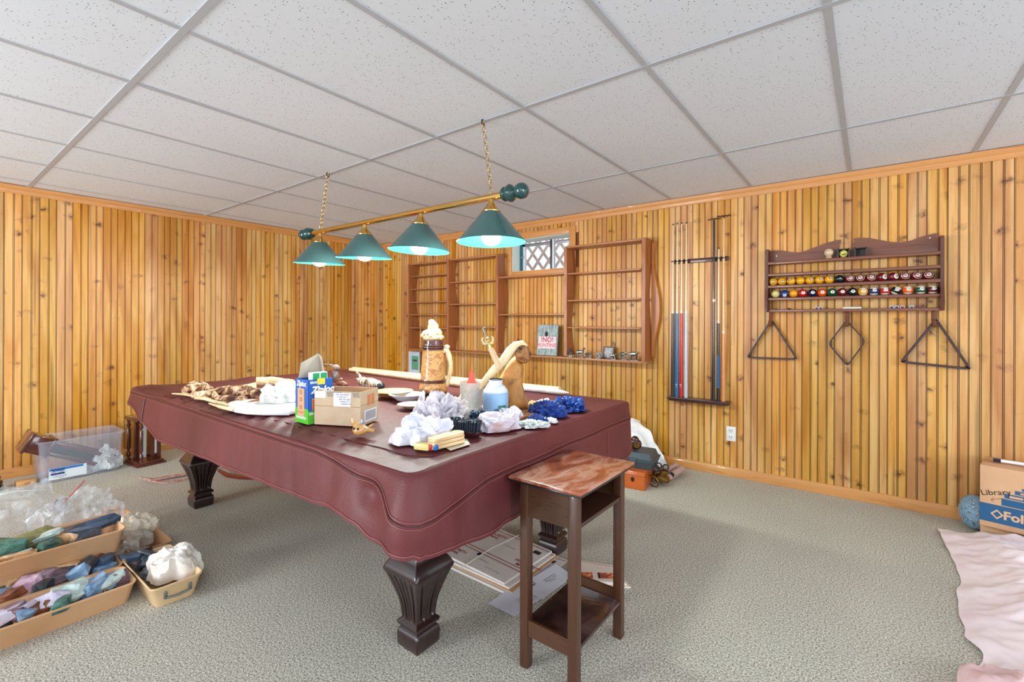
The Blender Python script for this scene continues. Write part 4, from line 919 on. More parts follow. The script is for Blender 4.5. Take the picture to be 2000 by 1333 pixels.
# nearest tray
rock(92, 1182, .10, (.05, .17, .035), 'lilac', 'long pale lilac stone slanting up in the nearest tray', -.55, (.28, 0))
rock(150, 1172, .085, (.10, .15, .045), 'pale', 'broad pale green stone in the middle of the nearest tray', .0)
rock(152, 1152, .10, (.06, .10, .05), 'pale', 'rounded pale grey green stone behind the broad pale one', .3)
rock(222, 1150, .095, (.055, .12, .03), 'pale', 'pale blue flat stone at the right of the nearest tray', -.2, (.3, -.2))
rock(185, 1142, .10, (.06, .09, .05), 'blue', 'blue and lilac banded stone in the nearest tray', .4)
rock(212, 1134, .095, (.06, .07, .04), 'blue', 'bright blue grey stone behind the pale blue flat stone', .2)
rock(240, 1139, .09, (.05, .06, .045), 'purple', 'grey brown stone in the right corner of the nearest tray', .1)
rock(20, 1205, .095, (.07, .12, .04), 'purple', 'dark purple grey wedge stone at the left of the nearest tray', -.1, (.25, .1))
rock(24, 1214, .092, (.05, .14, .04), 'lilac', 'striped lilac stone along the front left of the nearest tray', -.1)
rock(50, 1197, .09, (.04, .06, .03), 'blue', 'small blue white stone behind the striped lilac one', .2)
rock(120, 1182, .088, (.05, .07, .035), 'green', 'small teal stone between the lilac and broad pale stones', .2)
rock(104, 1186, .088, (.04, .08, .03), 'rust', 'reddish brown stone low in the front of the nearest tray', .3)
rock(60, 1203, .088, (.05, .08, .03), 'rust', 'maroon stone at the front left of the nearest tray', .1)
# cream tray
rock(276, 1080, .085, (.09, .08, .03), 'blk', 'glossy black flake at the back of the cream handled tray', .3, coat=.8)
rock(262, 1090, .08, (.10, .06, .035), 'navy', 'dark blue stone at the left of the cream handled tray', .9)
rock(300, 1082, .105, (.15, .045, .012), 'slate', 'thin grey slate strip across the cream handled tray', -2.4, (.1, -.25))
rock(282, 1098, .075, (.07, .06, .03), 'slate', 'grey blue flake in the middle of the cream handled tray', .5)
rock(270, 1104, .065, (.06, .06, .03), 'blk', 'small dark flake low in the cream handled tray', 0)
rock(288, 1120, .06, (.05, .05, .03), 'slate', 'grey flake partly under the white cloth bundle', .5)
for (x0_, x1_, y0_, y1_, z_, n_) in ((-2.535, -2.455, -1.7, -1.26, .036, 16), (-2.755, -2.67, -1.75, -1.26, .036, 14), (-2.92, -2.76, -1.75, -1.24, .15, 17), (-2.60, -2.42, -1.13, -1.08, .036, 8)):
    rf = random.Random(int(n_ * 10 + abs(x0_) * 100))
    for k in range(n_):
        rn[0] += 1; kd = rf.choice(['slate', 'navy', 'rust', 'blk', 'tanr', 'purple', 'blue', 'green'])
        solo('stone', rock_bm(rn[0] * 5 + 1, (rf.uniform(.04, .07), rf.uniform(.05, .09), rf.uniform(.025, .04))), mottle('rock_' + kd, RC[kd], 16, .45, 7, 1.2, .5, (1, 1, 2), 5, .2), 'small stone chip deep in the ' + {16: 'nearest', 14: 'second', 17: 'raised', 8: 'cream handled'}[n_] + ' tray', 'stone', (rf.uniform(x0_, x1_), rf.uniform(y0_, y1_), z_ + rf.uniform(0, .012)), (rf.uniform(-.4, .4), rf.uniform(-.4, .4), rf.uniform(0, 3)), 'stone chips deep in tray %d' % n_, smooth=0)
CLO = mottle('cream_cloth', [(206, 192, 168), (232, 222, 202), (242, 234, 218)], 6, .9, 4, .4, .3)
WCL = mottle('white_cloth', [(214, 206, 196), (236, 230, 222)], 5, .9, 4, .4, .3)
p = at(340, 1112, .07); solo('cloth_bundle', heap(3, (.22, .17, .12), .24, 1.3), WCL, 'white cloth bundle sitting in the cream handled tray', 'cloth', (p.x, p.y, .045), (0, 0, .6))
p = at(268, 1035, .09); solo('cloth_bundle', heap(8, (.18, .17, .09), .3, 1.5), CLO, 'crumpled cream cloth behind the raised tray end', 'cloth', (p.x, p.y, .07), (0, 0, .2))
p = at(255, 1062, .08); solo('plastic_bag', heap(12, (.2, .18, .06), .25, 1.5), plastic_film('smoky_film', (196, 190, 180), .45), 'smoky clear bag under the crumpled cream cloth', 'bag', (p.x, p.y, .07))
FILM = plastic_film('clear_film', (226, 236, 242), .17); FILM2 = plastic_film('bright_film', (240, 246, 250), .28)
def bag(u, v, h, s, seed, lab, rot=0, mat=None, amp=.3, zip_=None):
    p = at(u, v, h); t = thing('plastic_bag', lab, 'bag', (p.x, p.y, h), rot, 'clear plastic bags at the left'); obj('film', heap(seed, (s[0] * 1.1, s[1] * 1.1, s[2]), amp, 1.3, peak=.4), mat or FILM, t, 30)
    if zip_: obj('zip_strip', tube(B(), zip_, .0028, 6), plain('red_zip', (176, 50, 66), .4, 0, 0) if len(zip_) < 4 else plain('white_zip', (224, 224, 228), .4, 0, 0), t)
    return t
bag(35, 1022, .12, (.30, .34, .17), 21, 'big clear zip bag standing open over the far left tray', .2, FILM, .28, [V((-.10, -.16, .13)), V((-.07, -.08, .155)), V((-.03, .0, .165)), V((0, .08, .15)), V((.0, .15, .13))])
bag(100, 1024, .12, (.16, .16, .09), 22, 'clear bag with handwriting between the big bag and the red zip bag', 0, FILM2)
bag(165, 1010, .12, (.17, .20, .14), 23, 'clear bag with a red zip standing at the far tray end', .3, FILM, .34, [V((-.02, -.09, .10)), V((.0, -.04, .16)), V((.0, .0, .20))])
bag(205, 1015, .12, (.16, .14, .09), 24, 'flattened clear bag end beside the red zip bag', .3, FILM)
rock(120, 990, .06, (.06, .06, .06), 'blk', 'dark stone inside the clear bags at the back', 0)
rock(218, 1012, .075, (.08, .10, .09), 'tanr', 'rounded beige stone behind the navy slab', 0)
rock(232, 1009, .03, (.05, .05, .05), 'rust', 'small brown stone behind the rounded beige one', 0)
# ================================================================== STORAGE BIN, CLOCKS, BLOCK
bn = thing('storage_bin', 'frosted clear plastic storage bin against the left wall holding a tipped wooden clock', 'bin', (-4.855, -.965, 0))
BINM = plain('frosted_plastic', (206, 216, 236), .25, 0, .04, alpha=.17, spec=.6)
bw, bd, bh = .36, .50, .315
L = [rrect(0, 0, bw - .06, bd - .05, .03, .002), rrect(0, 0, bw - .055, bd - .045, .03, .004), rrect(0, 0, bw - .012, bd - .012, .04, bh - .02), rrect(0, 0, bw - .004, bd - .004, .04, bh - .016), rrect(0, 0, bw + .016, bd + .016, .045, bh - .012), rrect(0, 0, bw + .016, bd + .016, .045, bh - .004), rrect(0, 0, bw, bd, .04, bh),
     rrect(0, 0, bw - .016, bd - .016, .04, bh - .02), rrect(0, 0, bw - .06, bd - .05, .03, .008)]
obj('bin_body', loops(B(), L), BINM, bn, 50)
fx = (bw - .04) / 2 + .006
obj('label', prism(B(), [(fx - .012, -.19, .02), (fx - .012, .02, .02), (fx - .004, .02, .105), (fx - .004, -.19, .105)], (.001, 0, 0)), plain('label_white', (226, 234, 240), .4, 0, .03), bn, 0, label='white and blue product label')
obj('blue_band', prism(B(), [(fx - .004, -.188, .088), (fx - .004, .0, .088), (fx - .0032, .0, .104), (fx - .0032, -.188, .104)], (.0012, 0, 0)), plain('label_blue', (40, 120, 200), .4, 0, 0), bn, 0)
obj('logo_panel', prism(B(), [(fx - .0075, -.18, .056), (fx - .0075, -.105, .056), (fx - .004, -.105, .1), (fx - .004, -.18, .1)], (.002, 0, 0)), plain('label_navy', (22, 60, 130), .4, 0, 0), bn, 0)
text('Science', (fx - .0028, -.142, .078), (0, 1, 0), (.08, 0, 1), .026, WHT, bn, bold=.0006); text('STORAGE BOX', (fx - .0075, -.13, .042), (0, 1, 0), (.08, 0, 1), .011, BLL, bn); text('60 QT', (fx - .0085, -.12, .03), (0, 1, 0), (.08, 0, 1), .01, BLL, bn)
MAH = plain('mahogany_gloss', (92, 42, 30), .22, 0, .3, 24, coat=.6)
def clock_root(name, lab, loc, R): t = thing(name, lab, 'clock', loc); t.rotation_euler = R.to_euler(); return t
Rc = Matrix.Rotation(-.0, 3, 'Z') @ Matrix.Rotation(math.radians(-62), 3, 'X')       # lies back along the bin, head towards -y
ck = thing('mantel_clock', 'glossy mahogany clock case tipped head first out of the storage bin', 'clock', (-4.83, -.78, .06)); ck.rotation_euler = (math.radians(62), 0, math.radians(0))
obj('hood', box(box(box(B(), (0, 0, .475), (.20, .13, .12), bev=.006), (0, 0, .545), (.225, .15, .02), bev=.004), (0, 0, .41), (.225, .15, .02), bev=.004), MAH, ck)
bm = B()
for a in (-.075, .075): box(bm, (a, .04, .2), (.03, .03, .40), bev=.004); box(bm, (a, -.04, .2), (.03, .03, .40), bev=.004)
box(bm, (0, 0, .012), (.19, .12, .024), bev=.004); obj('case_frame', bm, MAH, ck)
obj('back_panel', box(B(), (-.06, 0, .2), (.01, .07, .36)), plain('green_panel_dark', (46, 66, 54), .4), ck, 0)
p = V((-4.78, -.80, .02)); solo('bubble_wrap', heap(31, (.16, .17, .14), .3, 1.8), plastic_film('wrap_film', (240, 246, 246), .75), 'white crumpled plastic wrap inside the right end of the storage bin', 'wrap', p)
solo('bubble_wrap', heap(33, (.16, .26, .05), .3, 1.8), MATS['wrap_film'], 'flat crumpled plastic wrap along the bottom of the storage bin', 'wrap', (-4.79, -.95, .012))
c2 = thing('floor_clock', 'mahogany glass sided clock with turned spindles standing on the carpet by the bin', 'clock', (-4.78, -.56, 0), math.radians(6))
obj('plinth', box(box(B(), (0, 0, .008), (.29, .21, .016), bev=.003), (0, 0, .024), (.26, .185, .018), bev=.004), MAH, c2)
obj('case', box(box(B(), (-.02, .075, .20), (.20, .03, .34), bev=.003), (-.02, -.05, .20), (.03, .03, .34), bev=.003), MAH, c2); obj('hood', box(B(), (-.01, 0, .385), (.26, .19, .03), bev=.005), MAH, c2)
obj('case_side', box(B(), (.06, .055, .20), (.02, .07, .34), bev=.003), MAH, c2); obj('pale_panel', box(B(), (.072, .06, .21), (.004, .03, .26)), plain('pale_glass', (206, 204, 200), .2, 0, .05), c2, 0); obj('glass_panel', box(B(), (.055, -.03, .21), (.004, .04, .3)), plain('grey_glass', (170, 176, 182), .15, 0, .05), c2, 0)
for a, b in ((.1, -.06), (-.09, -.08)):
    obj('spindle', lathe(B(), [(.014, .032), (.016, .04), (.008, .05), (.014, .065), (.016, .08), (.009, .095), (.007, .11), (.013, .125), (.012, .2), (.013, .29), (.007, .3), (.015, .325), (.009, .345), (.014, .36), (.014, .372)], (a, b, 0), 16), MAH, c2)
t = thing('wood_block', 'small pale wood block on the carpet at the left corner of the bin', 'block', (-4.80, -1.262, 0), math.radians(5)); obj('body', box(B(), (0, 0, .018), (.07, .10, .036), bev=.002), wood('raw_block', (212, 160, 104), (180, 120, 70), 1, .7, 60), t); text('2x4', (.0358, 0, .018), (0, 1, 0), (0, 0, 1), .02, plain('stamp_brown', (150, 96, 54), .7), t)
t = thing('furniture_foot', 'dark turned furniture foot at the far left edge of the picture', 'furniture leg', (-4.80, -1.425, 0)); obj('foot', lathe(B(), [(.05, 0), (.055, .01), (.055, .03), (.042, .036), (.05, .048), (.05, .06), (.036, .07), (.04, .09), (.03, .12), (.026, .16)], n=24), DK, t)
# red rocker and woven mat under the far end
t = thing('snowshoe', 'pair of curved pinkish wooden strips with a pointed tip lying on the carpet', 'snowshoe', at(330, 937, 0)); o = at(330, 937, 0)
def strip(pts, w, th, z=.012): 
    P_ = [at(u, v, 0) - o for u, v in pts]; L = []
    for i, p_ in enumerate(P_):
        tg = (P_[min(i + 1, len(P_) - 1)] - P_[max(i - 1, 0)]).normalized(); s = V((-tg.y, tg.x, 0)) * w * (.25 if i in (0, len(P_) - 1) else 1) / 2; zz = z + (.02 if i == 0 else 0); L.append([p_ - s + V((0, 0, zz)), p_ + s + V((0, 0, zz)), p_ + s + V((0, 0, zz + th)), p_ - s + V((0, 0, zz + th))])
    return loops(B(), L)
PK = mottle('pinkish_wood', [(150, 100, 96), (196, 150, 142), (216, 176, 166)], 1, .5, 4, .5, .2, (8, 60, 30))
obj('strip', strip([(272, 943), (300, 941), (335, 935), (375, 928), (420, 920)], .04, .008), PK, t); obj('strip', strip([(290, 946), (320, 945), (350, 941), (390, 932)], .035, .008, .002), PK, t)
t = thing('wooden_rocker', 'curved dark red wooden runner lying on the carpet under the table', 'runner', at(470, 935, 0)); o = at(470, 935, 0)
obj('runner', strip([(426, 927), (445, 932), (470, 936), (500, 937), (530, 934)], .03, .022, .001), plain('red_mahogany', (112, 34, 20), .3, 0, .15, coat=.4), t)
t = thing('mahogany_rail', 'dark red wooden rail with grey stripes behind the left table leg', 'frame', at(450, 912, 0)); o = at(450, 912, 0)
obj('rail', strip([(400, 908), (430, 912), (470, 920), (500, 928)], .03, .03, .001), MATS['red_mahogany'], t); obj('striped_cloth', crumple(41, (.12, .12, .05), .3, 3, 3), mottle('striped_cloth', [(90, 70, 80), (190, 180, 190), (110, 40, 50)], 1, .8, 2, .1, .2, (60, 2, 2)), t, loc=(-.02, .0, .0))
# ================================================================== THINGS ON THE POOL TABLE
HT = .782
def T(u, v): p = at(u, v, HT); return V((p.x, p.y, HT))
CB = mottle('corrugated_card', [(178, 154, 126), (190, 166, 138), (202, 180, 152)], 4, .85, 4, .3, .1); CBI = plain('card_inside', (196, 152, 112), .9, 0, .1)
# sandwich bag box
a = T(577, 823); b = T(602, 830); rz = math.atan2(b.y - a.y, b.x - a.x)
zb_ = thing('food_bag_box', 'blue and green sandwich bag box standing open with its flap up', 'box', b, rz); w_, d_, h_ = .108, .108, .182
def panel(bm, c, s): return box(bm, c, s)
obj('carton', box(box(box(box(box(B(), (-w_ / 2, 0.001, h_ / 2), (w_, .002, h_)), (-w_ / 2, d_ - .001, h_ / 2), (w_, .002, h_)), (-.001, d_ / 2, h_ / 2), (.002, d_, h_)), (-w_ + .001, d_ / 2, h_ / 2), (.002, d_, h_)), (-w_ / 2, d_ / 2, .001), (w_, d_, .002)), plain('carton_blue', (22, 98, 190), .3, 0, .05), zb_, 0)
GRN = plain('carton_green', (84, 186, 50), .3, 0, .04)
obj('green_band', box(B(), (-w_ / 2, -.0006, .031), (w_ + .0005, .0012, .062)), GRN, zb_, 0); obj('green_band', box(B(), (.0006, d_ / 2, .026), (.0012, d_, .052)), GRN, zb_, 0)
obj('info_panel', box(B(), (-w_ / 2 - .004, -.0012, .087), (.056, .0012, .115)), plain('carton_tan', (206, 158, 120), .5, 0, .03), zb_, 0)
for z in (.128, .098, .066): obj('icon', torus(B(), (-w_ / 2 - .004, -.002, z), (0, 1, 0), .007, .0012, 16, 5), plain('icon_brown', (130, 84, 60), .5, 0, 0), zb_)
obj('red_line', box(B(), (-w_ / 2 - .004, -.002, .045), (.045, .0008, .003)), plain('icon_red', (196, 70, 90), .5, 0, 0), zb_, 0)
text('Ziploc', (-w_ / 2 - .002, -.0012, .163), (1, 0, 0), (0, 0, 1), .03, WHT, zb_, bold=.0012, shear=.2); text('SANDWICH', (-w_ / 2 - .002, -.0018, .022), (1, 0, 0), (0, 0, 1), .0155, WHT, zb_, bold=.0005)
text('Ziploc', (.0012, .062, .138), (0, 1, 0), (0, 0, 1), .038, WHT, zb_, bold=.0018, shear=.2); text('BRAND', (.0014, .03, .170), (0, 1, 0), (0, 0, 1), .014, WHT, zb_, bold=.0005); text('SANDWICH\nBAGS', (.002, .04, .035), (0, 1, 0), (0, 0, 1), .014, WHT, zb_, bold=.0005)
obj('food_print', box(B(), (.0016, .05, .08), (.001, .07, .05)), mottle('sandwich_print', [(60, 140, 50), (210, 110, 40), (232, 160, 90), (150, 60, 30)], 30, .4), zb_, 0)
fl_ = B(); prism(fl_, [V((-w_ + .003, d_ * .1, h_)), V((-w_ + .003, d_, h_)), V((-w_ + .003, d_ * .98, h_ + .085)), V((-w_ + .005, d_ * .9, h_ + .10)), V((-w_ + .012, d_ * .16, h_ + .065))], (.002, 0, 0))
prism(fl_, [V((-w_ + .003, d_ * .9, h_ + .10)), V((-w_ + .003, d_ * .98, h_ + .085)), V((-w_ + .003, d_, h_)), V((-w_ + .05, d_ * .95, h_ + .01)), V((-w_ + .035, d_ * .9, h_ + .085))], (0, .002, 0))
obj('flap', fl_, plain('grey_card', (196, 184, 168), .8, 0, .05), zb_, 0, label='open grey card flap')
t = thing('bag_roll', 'white and green folded carton sticking up out of the sandwich bag box', 'carton', zb_.matrix_basis @ V((-.03, .115, .10)), rz)
t.location = (Matrix.Rotation(rz, 3, 'Z') @ V((-.025, .055, .12))) + b
obj('carton', box(B(), (0, 0, .045), (.03, .07, .09), bev=.002), plain('roll_white', (226, 240, 238), .5, 0, .03), t)
for dy in (-.016, .018): obj('green_patch', box(B(), (.0153, dy, .07), (.001, .028, .034)), plain('roll_green', (20, 160, 100), .4, 0, 0), t, 0)
obj('price_tag', box(B(), (.026, .0, .053), (.001, .034, .026)), plain('tag_yellow', (240, 214, 60), .5, 0, 0), t, 0)
# cardboard box
a = T(614, 829); b = T(704, 834); c_ = T(741, 822); rz = math.atan2(b.y - a.y, b.x - a.x); wl = (b - a).length; dl = .145
bx = thing('cardboard_box', 'open kraft cardboard box with a white address label and tape', 'box', a, rz); hh = .138; th = .004
bm = B()
for c, s in (((wl / 2, th / 2, hh / 2), (wl, th, hh)), ((wl / 2, dl - th / 2, hh / 2), (wl, th, hh)), ((th / 2, dl / 2, hh / 2), (th, dl - 2 * th, hh)), ((wl - th / 2, dl / 2, hh / 2), (th, dl - 2 * th, hh)), ((wl / 2, dl / 2, th / 2), (wl - 2 * th, dl - 2 * th, th))): box(bm, c, s)
obj('carton', bm, CB, bx, 0)
obj('flap', prism(B(), [V((0, dl - th, hh)), V((wl, dl - th, hh)), V((wl, dl - .012, hh - .035)), V((0, dl - .012, hh - .03))], (0, -.003, 0)), CBI, bx, 0); obj('flap', prism(B(), [V((th, 0, hh)), V((th, dl * .8, hh)), V((.02, dl * .75, hh - .045)), V((.02, .01, hh - .045))], (.003, 0, 0)), CBI, bx, 0)
obj('address_label', box(B(), (wl * .61, -.0006, hh - .033), (.078, .001, .055)), PAP, bx, 0)
for k, (s, dx) in enumerate((('USPS TRACKING', 0), ('15 3902 40 12', 0), ('M R HOLDEN', .012), ('RURAL RT 4', .014), ('ALBANY NY', .018))): text(s, (wl * .61 + dx, -.0014, hh - .012 - .0095 * k), (1, 0, 0), (0, 0, 1), .0085, BLK, bx, bold=.0001)
obj('tape', box(B(), (wl * .13, -.0004, hh - .014), (.05, .0008, .028)), plain('clear_tape', (214, 206, 196), .2, 0, .04), bx, 0)
bm = B()
for k in range(11):
    for x0_ in (.062, .178): 
        if x0_ > .1 and k > 4: continue
        q = x0_ + .0065 * k; bm.faces.new([bm.verts.new(V(p_)) for p_ in ((q, -.0008, hh - .022), (q + .003, -.0008, hh - .022), (q - .003, -.0008, hh - .001), (q - .006, -.0008, hh - .001))])
obj('tape_stripes', bm, plain('grey_tape_print', (112, 112, 110), .5, 0, 0), bx, 0)
obj('crease', box(B(), (wl / 2, -.0002, hh * .56), (wl, .0006, .0018)), plain('crease_brown', (146, 112, 82), .9, 0, 0), bx, 0); obj('crease', box(B(), (wl + .0002, dl / 2, hh * .6), (.0006, dl, .0018)), MATS['crease_brown'], bx, 0)
obj('barcode_label', box(B(), (wl + .0006, dl * .55, .034), (.001, .10, .048)), PAP, bx, 0)
bm = B()
for k in range(14): quad(bm, (wl + .0014, dl * .55 - .04 + .006 * k, .036), (0, 1, 0), (0, 0, 1), .0014 + .0018 * ((k * 5) % 3) / 2, .036)
obj('barcode', bm, BLK, bx, 0)
for dy in (-.02, .012): obj('brown_stain', box(B(), (wl + .0004, dl * .6 + dy, .098), (.0006, .024, .045)), plain('stain_orange', (196, 120, 76), .8, 0, .1), bx, 0)
# figurine
g = thing('pig_figurine', 'small glazed tan animal figurine with two dark eyes in front of the cardboard box', 'figurine', T(704, 851), .3)
GL = mottle('tan_glaze', [(176, 120, 60), (206, 158, 96), (222, 184, 130)], 8, .15, 4, .4, .05, coat=.8)
def blob(bm, bl, sub=3, rem=None):
    for c, r, R in bl:
        q = bmesh.ops.create_icosphere(bm, subdivisions=sub, radius=1); vs = q['verts']; bmesh.ops.scale(bm, vec=V(r), verts=vs)
        if R is not None: bmesh.ops.transform(bm, matrix=R.to_4x4(), verts=vs)
        bmesh.ops.translate(bm, vec=V(c), verts=vs)
    return bm
bm = blob(B(), [((0, 0, .022), (.042, .03, .022), None), ((-.01, 0, .03), (.03, .026, .022), None), ((.036, -.004, .024), (.018, .014, .012), None)])
tube(bm, [(.045, 0, .022), (.062, .004, .024), (.082, .006, .022)], [.01, .008, .007], 10); tube(bm, [(.04, .012, .03), (.055, .016, .04), (.064, .016, .046)], [.007, .005, .003], 8); obj('body', bm, GL, g, 60)
g.scale = (.72, .9, .95)
obj('ear', slab(B(), smoothed([V((-.05, -.01, .03)), V((-.056, -.01, .066)), V((-.042, -.01, .07)), V((-.02, -.01, .045))], 2), (0, .008, 0), .2), GL, g, 60); obj('ear', slab(B(), smoothed([V((.0, -.004, .04)), V((.004, -.004, .068)), V((.018, -.004, .066)), V((.022, -.004, .04))], 2), (0, .008, 0), .2), plain('silver_blue_glaze', (150, 160, 190), .15, .3, .2, 60), g, 60)
for x_ in (-.014, .010): obj('eye', sphere(B(), (x_, -.0265, .031), .0052, 12), BLK, g)
obj('snout', sphere(B(), (.034, -.014, .03), (.008, .008, .009), 12), GL, g)
# cutting board and bag
q = [T(443, 795), T(449, 805), T(492, 812), T(590, 812), T(600, 788), T(545, 786), T(470, 789)]
c = sum(q, V()) / len(q); t = thing('cutting_board', 'white rounded cutting board lying on the cover beneath crumpled clear plastic', 'cutting board', c)
obj('board', slab(B(), smoothed([p - c for p in q], 1), (0, 0, .022), .02), plain('board_white', (224, 222, 222), .4, 0, .03), t, 50)
p = T(556, 790); solo('plastic_bag', heap(51, (.2, .24, .08), .3, 2.2), plastic_film('white_film', (246, 248, 248), .8), 'crumpled white clear plastic heap on the cutting board', 'bag', p + V((0, 0, .023)), (0, 0, .3))
# driftwood
DW = mottle('driftwood', [(84, 46, 28), (150, 100, 66), (212, 178, 140), (236, 214, 184)], 22, .8, 7, .8, .8, (1, 1, 1), lo=.38, hi=.6); DWP = mottle('pale_driftwood', [(190, 150, 108), (222, 190, 150), (236, 214, 180)], 8, .7, 5, .8, .5, (1, 6, 6))
def log(name, lab, pts, rad, mat, cat='driftwood', seed=1, n=14, grp=None, jag=.25, sub=5):
    P_ = [V(p_) for p_ in pts]; c = P_[0].copy(); t = thing(name, lab, cat, c, group=grp); Q = []; Rr = []
    for i in range(len(P_) - 1):
        for k in range(sub): f = k / sub; Q.append(P_[i].lerp(P_[i + 1], f) - c); Rr.append(rad[i] * (1 - f) + rad[i + 1] * f)
    Q.append(P_[-1] - c); Rr.append(rad[-1]); bm = B(); tube(bm, Q, Rr, n)
    for v in bm.verts:
        j = min(range(len(Q)), key=lambda k: (Q[k] - v.co).length); d_ = v.co - Q[j]; v.co += d_ * jag * 1.6 * noise.noise(v.co * 28 + V((seed * 3, 0, 0))) + d_ * jag * noise.noise(v.co * 70 + V((seed, 2, 0)))
    obj('wood_piece', bm, mat, t, 50); return t
up = lambda p_, z: p_ + V((0, 0, z)); gd = 'driftwood pieces on the table cover'
log('driftwood', 'stubby rounded driftwood knob with pale ends at the far left of the wood pile', [up(T(360, 772), .02), up(T(378, 768), .04), up(T(392, 772), .03)], [.018, .034, .028], DW, seed=2, grp=gd)
log('driftwood', 'flattened grey driftwood lump in front of the stubby rounded knob', [up(T(380, 778), .02), up(T(398, 780), .022), up(T(420, 778), .012)], [.018, .026, .012], DW, seed=3, grp=gd)
log('driftwood', 'small bent driftwood stub rising behind the wood pile', [up(T(396, 762), .04), up(T(412, 774), .03), up(T(424, 782), .015)], [.014, .02, .012], DW, seed=4, grp=gd)
log('driftwood', 'long grey brown driftwood branch in the middle of the pile', [up(T(420, 775), .025), up(T(455, 774), .03), up(T(500, 772), .035)], [.022, .03, .032], DW, seed=5, grp=gd)
log('driftwood', 'dark rough bark piece along the front of the pile', [up(T(415, 786), .015), up(T(440, 788), .02), up(T(478, 790), .02)], [.012, .02, .018], mottle('dark_bark', [(58, 30, 20), (128, 76, 48), (214, 180, 146)], 34, .85, 7, .9, 1.0, lo=.38, hi=.64), seed=6, grp=gd)
log('driftwood', 'chunky reddish bark block at the right of the pile', [up(T(468, 782), .03), up(T(490, 782), .034), up(T(508, 784), .03)], [.03, .036, .03], MATS['dark_bark'], seed=7, grp=gd)
log('driftwood', 'smooth pale driftwood log with a hollow orange end', [up(T(500, 766), .06), up(T(530, 764), .058), up(T(572, 766), .055)], [.028, .028, .02], DWP, seed=8, grp=gd, jag=.12)
log('driftwood', 'rusty brown thin driftwood wedge beside the cutting board', [up(T(478, 796), .012), up(T(510, 790), .02), up(T(540, 784), .02)], [.008, .016, .014], mottle('rusty_wood', [(140, 76, 44), (180, 106, 66)], 10, .8, 5, .5, .5), seed=9, grp=gd)
RE = mottle('dry_reed', [(190, 160, 112), (226, 204, 160), (238, 222, 186)], 6, .7, 4, .4, .3, (1, 1, 1))
for k, (q, lab) in enumerate((([(336, 772), (365, 774), (400, 782), (440, 790)], 'dried reed stalk with a grey tip pointing left toward the cover corner'), ([(362, 776), (400, 784), (445, 797), (470, 800)], 'thick dried reed stalk in front of the wood pile'), ([(380, 782), (420, 785), (470, 792), (520, 798)], 'long pale dried reed stalk running under the bark piece'),
                            ([(408, 793), (430, 800), (455, 806)], 'short broken reed stalk nearest the piping'), ([(400, 778), (440, 782), (480, 790), (520, 792)], 'thin pale reed stalk behind the thick one'))):
    log('dried_reed', lab, [up(T(u, v), .008 + .004 * (k % 2)) for u, v in q], [.003, .008, .009, .007][:len(q)], RE, 'reed', 20 + k, 8, 'dried reeds on the table cover', .1)
# long bamboo poles along the far edge
BAM = mottle('bamboo', [(206, 160, 120), (232, 194, 150), (240, 208, 168)], 5, .5, 4, .3, .1, (6, 1, 1), coat=.2)
z_ = HT + .018
solo('bamboo_pole', tube(B(), [V((0, 0, 0)), V((.8, -.045, .002)), V((1.45, -.09, .004))], [.014, .018, .021], 14), BAM, 'front pale wooden pole lying along the far side of the table', 'pole', (-3.36, .475, z_), group='poles on the table cover')
solo('bamboo_pole', tube(B(), [V((0, 0, 0)), V((.9, .0, 0)), V((2.05, .02, 0))], [.012, .016, .018], 14), BAM, 'rear pale wooden pole along the far edge, ending near the right corner', 'pole', (-3.40, .53, z_ + .004), group='poles on the table cover')
solo('bamboo_pole', tube(B(), [V((0, 0, 0)), V((.6, .02, 0)), V((.66, .022, 0))], [.017, .016, .004], 12), mottle('grey_pole', [(150, 136, 140), (200, 190, 184)], 5, .5, 4), 'short grey tapered pole by the far right corner behind the blue plastic', 'pole', (-1.93, .50, z_ - .004), group='poles on the table cover')
# carved figures behind box
BRN = plain('brown_carving', (96, 62, 54), .3, 0, .3, 60, coat=.3)
t = thing('carved_animal', 'dark carved long-horned animal head behind the sandwich bag box', 'figurine', T(655, 752)); 
bm = blob(B(), [((0, 0, .06), (.028, .024, .05), None), ((.01, .0, .115), (.03, .02, .022), None)]); tube(bm, [(0, 0, .12), (-.05, 0, .128), (-.11, -.01, .13)], [.012, .008, .003], 8); tube(bm, [(0, .02, .118), (-.05, .03, .12), (-.1, .03, .118)], [.01, .006, .003], 8); obj('head', bm, mottle('streaky_carving', [(60, 46, 48), (120, 96, 92), (186, 170, 170)], 18, .35, 5, .8, .3), t, 60)
t = thing('carved_animal', 'smooth reddish brown carved seal shape beside the horned head', 'figurine', T(668, 756)); obj('body', blob(B(), [((0, 0, .022), (.055, .03, .022), None), ((.045, -.01, .02), (.03, .02, .018), None), ((-.03, 0, .035), (.04, .022, .02), Matrix.Rotation(-.4, 3, 'Y'))]), plain('red_brown_gloss', (120, 64, 50), .15, 0, .3, 30, coat=.7), t, 60)
t = thing('carved_animal', 'long striped cream and brown carved animal with ears behind the cardboard box', 'figurine', T(715, 758), -.1); ZB = mottle('striped_carving', [(60, 40, 34), (70, 46, 38), (226, 206, 176), (232, 214, 186)], 1, .4, 3, 1.6, .2, (120, 12, 12), lo=.44, hi=.56)
obj('body', blob(B(), [((.05, 0, .035), (.10, .035, .034), None), ((-.04, 0, .038), (.05, .03, .03), None), ((.135, 0, .03), (.04, .03, .03), None)]), ZB, t, 60); obj('snout', sphere(B(), (.178, 0, .03), (.022, .024, .022), 16), plain('dark_snout', (50, 50, 56), .3), t)
